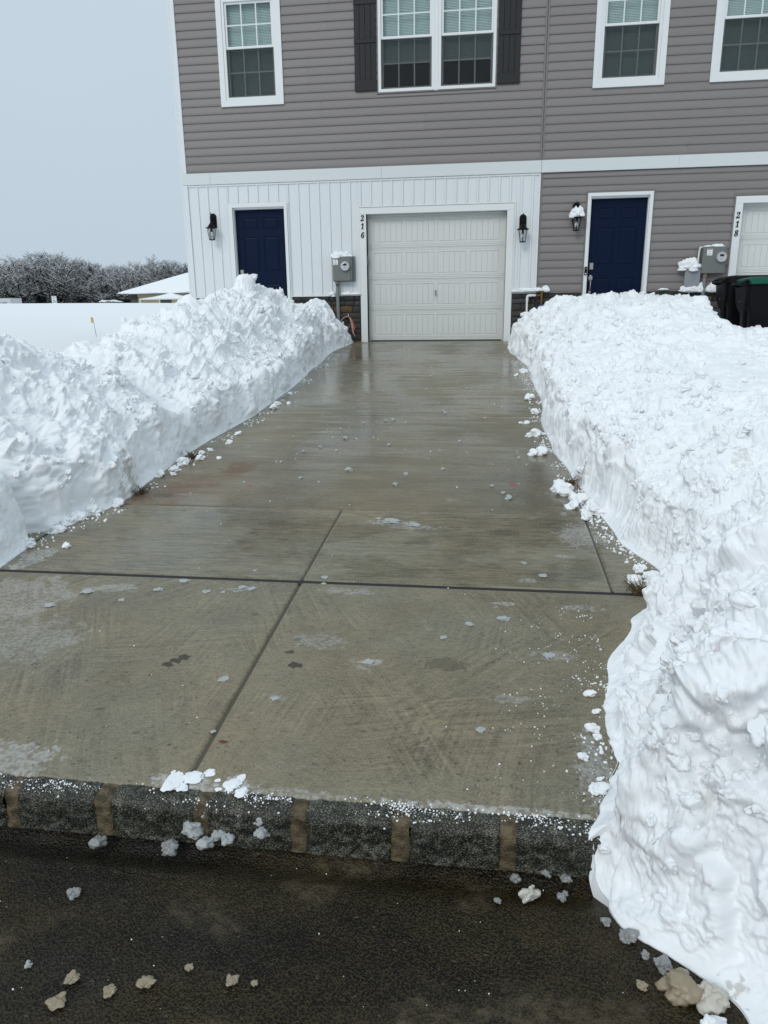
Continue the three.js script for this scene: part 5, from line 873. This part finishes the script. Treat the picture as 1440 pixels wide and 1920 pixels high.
{ // fine crumbs, countless
  const g = new THREE.IcosahedronGeometry(0.5, 1), p = g.attributes.position; for (let i = 0; i < p.count; i++) { const k = 0.8 + 0.5 * N3(p.getX(i) * 3, p.getY(i) * 3, p.getZ(i) * 3); p.setXYZ(i, p.getX(i) * k, p.getY(i) * k * 0.7, p.getZ(i) * k); } g.computeVertexNormals();
  const T = [], dm = new THREE.Object3D(), rn = mulberry(404);
  const put = (x, y, z, s) => { dm.position.set(x, y + s * 0.2, z); dm.rotation.set(rn() * 6, rn() * 6, rn() * 6); dm.scale.setScalar(s); dm.updateMatrix(); T.push(dm.matrix.clone()); };
  for (let i = 0; i < 700; i++) { const z = 1.8 + 8.3 * rn(), u = Math.abs(rn() + rn() - 1) * 0.16; if (N3(z * 3.1, 2, 8) < -0.05) continue; put(edgeL(z) + u + 0.01, gy(z), z, 0.006 + 0.020 * rn() ** 2); }
  for (let i = 0; i < 1400; i++) { const z = 1.2 + 10.2 * Math.sqrt(rn()), u = Math.abs(rn() + rn() - 1) * 0.13; if (N3(z * 3.3, 5, 2) < 0.0) continue; put(edgeR(z) - u - 0.005, gy(z), z, (0.004 + 0.018 * rn() ** 2) * (z > 10.3 ? 0.7 : 1)); }
  for (let i = 0; i < 700; i++) { const z = 10.3 + 1.2 * rn(), u = rn() ** 3 * 0.4; if (N3(z * 7, u * 9, 4) < -0.05) continue; put(edgeR(Math.max(z, 10.8)) - u, gy(z), z, 0.002 + 0.006 * rn() ** 2); }
  for (let i = 0; i < 7000; i++) { const x = -0.3 + 2.75 * rn(), z = 11.515 + 0.105 * (rn() + rn()) / 2 * 1.1, p = fbm(x * 5, 0, z * 16, 3) * 1.7 + 0.12; if (p < rn() * 0.55) continue; const nz = Math.max(0, z - 11.592); put(x, gy(11.56) - 0.003 - (nz > 0 ? 0.034 - Math.sqrt(Math.max(0, 0.034 ** 2 - Math.min(nz, 0.033) ** 2)) : 0), z, 0.002 + 0.007 * rn() ** 3); }
  for (let i = 0; i < 200; i++) { const x = -0.2 + 2.6 * rn(), z = 9.2 + 2.25 * rn(); if (N3(x * 4, 1, z * 4) < 0.05) continue; put(x, gy(z), z, 0.002 + 0.006 * rn() ** 3); }
  for (let i = 0; i < 400; i++) { const x = 0.1 + 2.4 * rn(), z = 2 + 7.1 * rn(); if (N3(x * 3, 7, z * 3) < 0.0) continue; put(x, gy(z), z, 0.004 + 0.010 * rn() ** 3); }
  for (let i = 0; i < 70; i++) { const x = 0.8 + 1.7 * rn(), z = 11.65 + 0.55 * rn(); put(x, ROAD - 0.005, z, 0.002 + 0.004 * rn() ** 3); }
  const im = new THREE.InstancedMesh(g, snowLoose, T.length); T.forEach((m, i) => im.setMatrixAt(i, m)); im.name = 'snow_crumbs'; im.userData = { kind: 'stuff', label: 'fine snow crumbs scattered over concrete, kerb and road' }; scene.add(shade(im));
}
// grass peeping out, twig, leaves, marker flag
{
  const gm = std(L(0.10, 0.062, 0.022), 0.9), rn = mulberry(9);
  for (const [x, z, lab] of [[-0.17, 8.92, 'brown dead grass tuft poking out below the left snow bank'], [-0.16, 8.04, 'small brown grass tuft further up the left snow bank edge'], [2.71, 8.53, 'brown grass tuft showing under the right snow bank'], [2.83, 10.13, 'dark grass wisp at the right end of the black joint']]) {
    const gs = []; for (let i = 0; i < 46; i++) { const a = rn() * 6.28, r = 0.05 * rn(), t = 0.03 + 0.05 * rn(), b = rn() * 6.28; gs.push(rod([r * Math.cos(a), -0.01, r * Math.sin(a)], [r * Math.cos(a) + t * 0.9 * Math.cos(b), 0.02 + t * 0.6 * rn(), r * Math.sin(a) + t * 0.9 * Math.sin(b)], 0.0022, 0.0008, 3)); }
    const t = tag(new THREE.Mesh(merge(gs), gm), lab, 'grass'); t.name = numbered('grass_tuft'); t.position.set(x + (x < 1 ? 0.05 : -0.05), gy(z) + 0.01, z); scene.add(shade(t));
  }
  const tw = tag(new THREE.Mesh(merge([rod([0, 0, 0], [0.10, 0.03, 0.02], 0.009, 0.005, 6), rod([0.05, 0.015, 0.01], [0.075, 0.05, 0.03], 0.005, 0.003, 5)]), M.rubber), 'short dark twig lying on the slope of the right bank', 'twig'); tw.name = 'twig'; tw.position.set(2.80, 0.06, 3.9); scene.add(shade(tw));
  const leafS = new THREE.Shape(); leafS.moveTo(0, 0); leafS.quadraticCurveTo(0.012, 0.008, 0.034, 0.0); leafS.quadraticCurveTo(0.014, -0.008, 0, 0); const lg = new THREE.ExtrudeGeometry(leafS, { depth: 0.0008, bevelEnabled: false }); lg.rotateX(-Math.PI / 2 + 0.25);
  const lf = tag(new THREE.Mesh(lg, std(L(0.13, 0.035, 0.012), 0.8)), 'small reddish brown leaf on the apron beside the joint', 'leaf'); lf.name = 'leaf'; lf.position.set(1.285, gy(11.35) + 0.004, 11.35); scene.add(shade(lf));
  const fl = thing('marker_flag', 'tiny yellow marker flag on a wire standing in the open snow', 'flag', -8.56, fieldY(-8.56, -6.12) - 0.05, -6.12); part('wire', rod([0, 0, 0], [-0.05, 0.55, 0], 0.006, 0.006, 5), std(L(0.08, 0.08, 0.07), 0.5, {}), fl);
  const fg = new THREE.PlaneGeometry(0.08, 0.15, 6, 4), fp = fg.attributes.position; for (let i = 0; i < fp.count; i++) fp.setZ(i, 0.02 * Math.sin(fp.getX(i) * 40)); fg.computeVertexNormals(); part('flag', fg, std(L(0.55, 0.36, 0.06), 0.7, { side: THREE.DoubleSide }), fl, -0.085, 0.50, 0);
}

// ---------------------------------------------------------------- far side of the field
{
  const b = thing('clubhouse', 'low tan building with snowy hip roof far across the field', 'building', 0, 0, 0), tan = std(L(0.42, 0.36, 0.24), 0.8), dark = std(L(0.05, 0.055, 0.05), 0.7);
  const g0 = 0.55, ev = 2.42;
  bx('wall', -33.9, -16, g0, ev, -74, -60, tan, b, 0.01); bx('fascia', -34.5, -15.4, ev - 0.02, ev + 0.18, -74.6, -59.4, dark, b, 0.01);
  const P = [[-34.75, ev + 0.19, -59.15], [-15.2, ev + 0.19, -59.15], [-15.2, ev + 0.19, -74.8], [-34.75, ev + 0.19, -74.8], [-30.6, 4.78, -67], [-19.4, 4.78, -67]];
  const rg = new THREE.BufferGeometry(); rg.setAttribute('position', new THREE.Float32BufferAttribute(P.flat(), 3)); rg.setIndex([0, 1, 5, 0, 5, 4, 1, 2, 5, 2, 3, 4, 2, 4, 5, 3, 0, 4]); const rng = toCreasedNormals(rg, 0.1); rng.setAttribute('uv', new THREE.Float32BufferAttribute(new Float32Array(rng.attributes.position.count * 2), 2));
  const rf = part('roof', rng, snowPlain, b); part('snow_edge', merge([clump(4, 0.22, 0.8, 101, 14).translate(-32.8, ev + 0.05, -59.3), clump(5, 0.2, 0.8, 103, 14).translate(-29.2, ev + 0.06, -59.3), clump(6, 0.2, 0.8, 105, 14).translate(-24.5, ev + 0.06, -59.3)]), snowPlain, rf);
  const pl = sub('stone_pillar', b); for (let i = 0; i < 7; i++) bx('stone', -33.95 - 0.02 * (i % 2), -33.25 + 0.03 * (i % 3), g0 + i * 0.27 + 0.005, g0 + i * 0.27 + 0.262, -60.6, -59.93 + 0.02 * (i % 2), stoneMats[[5, 2, 6, 1, 4, 6, 2][i]], pl, 0.02);
  bx('window', -30.9, -29.6, 1.2, 2.05, -60.05, -59.97, dark, b, 0.01); bx('window', -28.4, -27.5, 0.9, 1.65, -60.05, -59.97, dark, b, 0.01);
  const c = thing('canopy_tent', 'snow-covered white canopy tent in front of the tan building', 'canopy', -25.3, 0.55, -50), wp = std(L(0.7, 0.7, 0.68), 0.5);
  const cg = new THREE.ConeGeometry(2.85, 0.52, 4, 6); cg.rotateY(Math.PI / 4); const cp = cg.attributes.position; for (let i = 0; i < cp.count; i++) cp.setY(i, cp.getY(i) - 0.07 * Math.sin((cp.getY(i) + 0.26) / 0.52 * Math.PI)); cg.computeVertexNormals(); part('roof', cg, snowPlain, c, 0, 1.45, 0);
  for (const [x, z] of [[-1.95, -1.95], [1.95, -1.95], [1.95, 1.95], [-1.95, 1.95]]) part('leg', rod([x, 0, z], [x, 1.2, z], 0.05, 0.05, 6), wp, c);
  bx('valance', -2.0, 2.0, 1.10, 1.2, 1.96, 2.0, wp, c);
  const v = thing('parked_car', 'white snow-covered parked car at the end of the tan building', 'car', -33.6, 0.35, -55), cw = std(L(0.6, 0.62, 0.63), 0.4);
  part('body', loftRings([[0.25, 0.85, 2.1, 0.3], [0.75, 0.88, 2.15, 0.3], [0.85, 0.85, 2.1, 0.3]]).rotateY(Math.PI / 2), cw, v); part('cabin', loftRings([[0.85, 0.8, 1.15, 0.25], [1.25, 0.68, 0.8, 0.25], [1.3, 0.6, 0.7, 0.25]]).rotateY(Math.PI / 2), dark, v); part('snow_layer', clump(2.1, 0.18, 1.4, 111, 12), snowPlain, v, 0, 1.27, 0); for (const [x, z] of [[-1.3, 0.8], [1.3, 0.8], [-1.3, -0.8], [1.3, -0.8]]) { const w = new THREE.CylinderGeometry(0.32, 0.32, 0.2, 16); w.rotateX(Math.PI / 2); part('wheel', w, M.rubber, v, x, 0.32, z); }
  const tr = thing('box_trailer', 'white box trailer at the far left edge before the woods', 'trailer', -56.3, 0.5, -70), gw = std(L(0.52, 0.53, 0.54), 0.5); bx('box', -3.0, 3.0, 0.4, 1.95, -1.1, 1.1, gw, tr, 0.04); bx('top_rail', -3.02, 3.02, 1.952, 2.03, -1.12, 1.12, dark, tr, 0.02); const ct = document.createElement('canvas'); ct.width = 512; ct.height = 32; const cx = ct.getContext('2d'); cx.fillStyle = '#bdbec0'; cx.fillRect(0, 0, 512, 32); cx.fillStyle = '#5a5c60'; let q = 20; const rq = mulberry(3); while (q < 490) { const w = 8 + rq() * 12; cx.fillRect(q, 6, w, 20); q += w + (rq() < 0.2 ? 16 : 5); } const tt = new THREE.CanvasTexture(ct); tt.colorSpace = THREE.SRGBColorSpace; part('lettering', new THREE.PlaneGeometry(4.6, 0.22), new THREE.MeshStandardMaterial({ map: tt, roughness: 0.6 }), tr, 0.4, 1.42, 1.105); for (const s of [-1, 1]) { const w = new THREE.CylinderGeometry(0.33, 0.33, 0.2, 16); w.rotateX(Math.PI / 2); part('wheel', w, M.rubber, tr, -0.4, 0.33, s * 1.0); }
  const sg = thing('speed_sign', 'small white speed sign on a post before the woods', 'sign', -48.45, 0.5, -70), sc = document.createElement('canvas'); sc.width = 96; sc.height = 128; const sx = sc.getContext('2d'); sx.fillStyle = '#e4e6e6'; sx.fillRect(0, 0, 96, 128); sx.strokeStyle = '#222'; sx.lineWidth = 4; sx.strokeRect(5, 5, 86, 118); sx.fillStyle = '#1c1c1c'; sx.textAlign = 'center'; sx.font = 'bold 62px sans-serif'; sx.fillText('25', 48, 112); sx.font = 'bold 20px sans-serif'; sx.fillText('SPEED', 48, 32); sx.fillText('LIMIT', 48, 54); const st = new THREE.CanvasTexture(sc); st.colorSpace = THREE.SRGBColorSpace; bx('panel', -0.32, 0.32, 1.25, 2.13, -0.02, 0.02, M.whitePlastic, sg, 0.005); part('print', new THREE.PlaneGeometry(0.62, 0.86), new THREE.MeshStandardMaterial({ map: st, roughness: 0.5 }), sg, 0, 1.69, 0.024); part('post', rod([0, 0, -0.05], [0, 2.1, -0.05], 0.03, 0.03, 6), M.grey, sg);
  const lp = thing('lamp_post', 'thin black lamp post in front of the woods', 'lamp post', -41.85, 0.4, -70); part('post', rod([0, 0, 0], [0, 2.15, 0], 0.06, 0.05, 8), M.black, lp); part('lamp_head', loftRings([[2.15, 0.10, 0.10, 0.05], [2.45, 0.17, 0.17, 0.06]]), M.grey, lp); const rfg = new THREE.ConeGeometry(0.30, 0.22, 8); part('lamp_roof', rfg, M.black, lp, 0, 2.56, 0);
}
// ---------------------------------------------------------------- woods
{
  const bark = std(L(0.030, 0.027, 0.025), 0.95), twigM = std(L(0.042, 0.037, 0.035), 0.95), needle = std(L(0.016, 0.024, 0.017), 0.9);
  function bareTree(seed, H, spread) {
    const rn = mulberry(seed), trunk = [], tw = [], sn = [];
    const flat = (a, b, w) => { // snow lying along a limb
      const g = rod([a[0], a[1] + w * 0.8, a[2]], [b[0], b[1] + w * 0.6, b[2]], w, w * 0.7, 3); sn.push(g);
    };
    function grow(p, dir, len, r, lev) {
      const n = lev === 0 ? 5 : lev === 3 ? 1 : 3; let a = p, d = dir.slice();
      for (let i = 0; i < n; i++) {
        d = [d[0] + (rn() - 0.5) * 0.35, d[1] + (rn() - 0.5) * 0.2 + (lev ? 0.05 : 0.1), d[2] + (rn() - 0.5) * 0.35]; const l = Math.hypot(...d); d = d.map(v => v / l);
        const b = [a[0] + d[0] * len / n, a[1] + d[1] * len / n, a[2] + d[2] * len / n], ra = r * (1 - i / n * 0.7), rb = r * (1 - (i + 1) / n * 0.7);
        (lev < 2 ? trunk : tw).push(rod(a, b, ra, rb, lev < 1 ? 6 : 3));
        if (lev > 0 && d[1] < 0.80 && rn() < (lev === 3 ? 0.42 : 0.8)) flat(a, b, Math.max(0.034, ra * 0.9) * (lev === 3 ? 0.8 : 1));
        if (lev < 3 && (lev > 0 || i > 0)) { const k = lev === 0 ? 4 : 3; for (let q = 0; q < k; q++) { const az = rn() * 6.283, up = 0.15 + rn() * 0.75; grow(b, [Math.cos(az) * spread + d[0] * 0.5, up, Math.sin(az) * spread + d[2] * 0.5], len * (0.42 + rn() * 0.2) * (lev === 0 ? 1.0 - 0.10 * i : 1), Math.max(0.026, rb * 0.58), lev + 1); } }
        a = b;
      }
    }
    grow([0, 0, 0], [0, 1, 0], H * 0.62, 0.02 * H, 0);
    return { trunk: merge(trunk), crown: merge(tw), snow: merge(sn) };
  }
  function conifer(seed, H) {
    const rn = mulberry(seed), tr = [rod([0, 0, 0], [0, H, 0], 0.02 * H, 0.02, 6)], nd = [], sn = [];
    for (let y = H * 0.06; y < H * 0.98; y += H * 0.032) { const R = (1 - y / H) ** 0.8 * H * 0.24 + 0.15; const n = 6 + Math.floor(rn() * 4); for (let q = 0; q < n; q++) { const a = rn() * 6.283, l = R * (0.7 + 0.5 * rn()); const x = Math.cos(a), z = Math.sin(a); for (let k = 0.25; k <= 1; k += 0.25) { const w = 0.16 * R * (1.3 - k) + 0.10; const g = new THREE.OctahedronGeometry(1, 0); g.scale(w * (0.9 + rn() * 0.6), w * 0.35, w * (0.9 + rn() * 0.6)); g.rotateY(rn() * 6); g.translate(x * l * k, y - 0.28 * l * k + 0.1 * rn(), z * l * k); nd.push(g); if (rn() < 0.62) { const s = new THREE.OctahedronGeometry(1, 0); s.scale(w * 0.75, w * 0.3, w * 0.75); s.rotateY(rn() * 6); s.translate(x * l * k, y - 0.28 * l * k + w * 0.30, z * l * k); sn.push(s); } } } }
    return { trunk: merge(tr), crown: merge(nd), snow: merge(sn) };
  }
  const kinds = [bareTree(11, 12, 0.9), bareTree(23, 12, 1.1), bareTree(37, 12, 0.75), bareTree(51, 12, 1.0)], pines = [conifer(5, 12), conifer(8, 12), conifer(14, 12)];
  const rn = mulberry(2024);
  const az = px => Math.atan((px - 911) / 1361) ;   // only used to spread the belt over the bearing that is seen from the street
  const place = (k, x, z, h, r, lab, nm, grp) => { const t = thing(nm, lab, 'tree', x, 0.6, z, grp); part('trunk', k.trunk, bark, t); part('crown', k.crown, nm === 'pine_tree' ? needle : twigM, t); part('snow_layer', k.snow, snowPlain, t); t.scale.setScalar(h / 12); t.rotation.y = r; };
  // trees that stand out of the belt, front row
  const F = [[-104, -138, 12.6, 0], [-98, -140, 14.2, 1], [-92.5, -141, 15.8, 0], [-88, -139, 14.8, 3], [-84, -142, 11.6, 2], [-79, -140, 10.4, 1], [-75, -139, 11.2, 0], [-71, -141, 12.4, 2], [-67.5, -139, 13.6, 3], [-64, -141, 13.2, 1], [-60.5, -139, 12.0, 0], [-57, -141, 12.4, 2], [-110, -139, 12.8, 2], [-116, -141, 12.6, 3]];
  F.forEach(([x, z, h, k], i) => place(kinds[k], x, z, h, i * 1.3, 'bare snow-dusted tree in the front row of the distant woods', 'bare_tree', 'front trees of the woods'));
  const C = [[-113, -130, 6.2], [-106, -131, 5.0], [-101, -130, 6.8], [-96, -131, 7.6], [-90, -130, 5.6], [-86, -131, 6.6], [-81, -130, 5.2], [-77, -131, 6.0], [-72, -130, 5.4], [-68, -131, 6.2], [-109, -130, 4.2], [-93, -130, 4.4], [-56, -138, 11.0], [-60, -139, 9.6]];
  C.forEach(([x, z, h], i) => place(pines[i % 3], x, z, h, i * 2.1, h > 9 ? 'tall dark pine rising out of the distant woods' : 'low snow-laden evergreen at the foot of the distant woods', 'pine_tree', h > 9 ? 'tall pines of the woods' : 'evergreens at the foot of the woods'));
  // the rest of the belt reads as one mass
  const wood = new THREE.Group(); wood.name = 'woodland'; wood.userData = { kind: 'stuff', label: 'dense snowy winter woodland along the far edge of the field' }; scene.add(wood);
  const dm = new THREE.Object3D();
  kinds.forEach((k, ki) => { const T = []; for (let i = 0; i < 52; i++) { const x = -135 + 90 * rn(), z = -143 - 26 * rn(); dm.position.set(x, 0.6, z); dm.rotation.set(0, rn() * 6.28, 0); dm.scale.setScalar((8.6 + 4.6 * rn() + 5.0 * N3(x * 0.07, 0, 3)) * (1 + (-z - 143) / 160) / 12); dm.updateMatrix(); T.push(dm.matrix.clone()); } for (const [n, m] of [['trunk', bark], ['crown', twigM], ['snow', snowPlain]]) { const im = new THREE.InstancedMesh(k[n], m, T.length); T.forEach((q, i) => im.setMatrixAt(i, q)); im.name = n === 'snow' ? 'snow_layer' : n; im.userData.kind = 'stuff'; wood.add(shade(im)); } });
  pines.forEach((k) => { const T = []; for (let i = 0; i < 30; i++) { const x = -135 + 90 * rn(), z = -141 - 18 * rn(); dm.position.set(x, 0.6, z); dm.rotation.set(0, rn() * 6.28, 0); dm.scale.setScalar((6.5 + 4.5 * rn()) / 12); dm.updateMatrix(); T.push(dm.matrix.clone()); } for (const [n, m] of [['trunk', bark], ['crown', needle], ['snow', snowPlain]]) { const im = new THREE.InstancedMesh(k[n], m, T.length); T.forEach((q, i) => im.setMatrixAt(i, q)); im.name = n === 'snow' ? 'snow_layer' : n; im.userData.kind = 'stuff'; wood.add(shade(im)); } });
}


renderer.render(scene, camera);
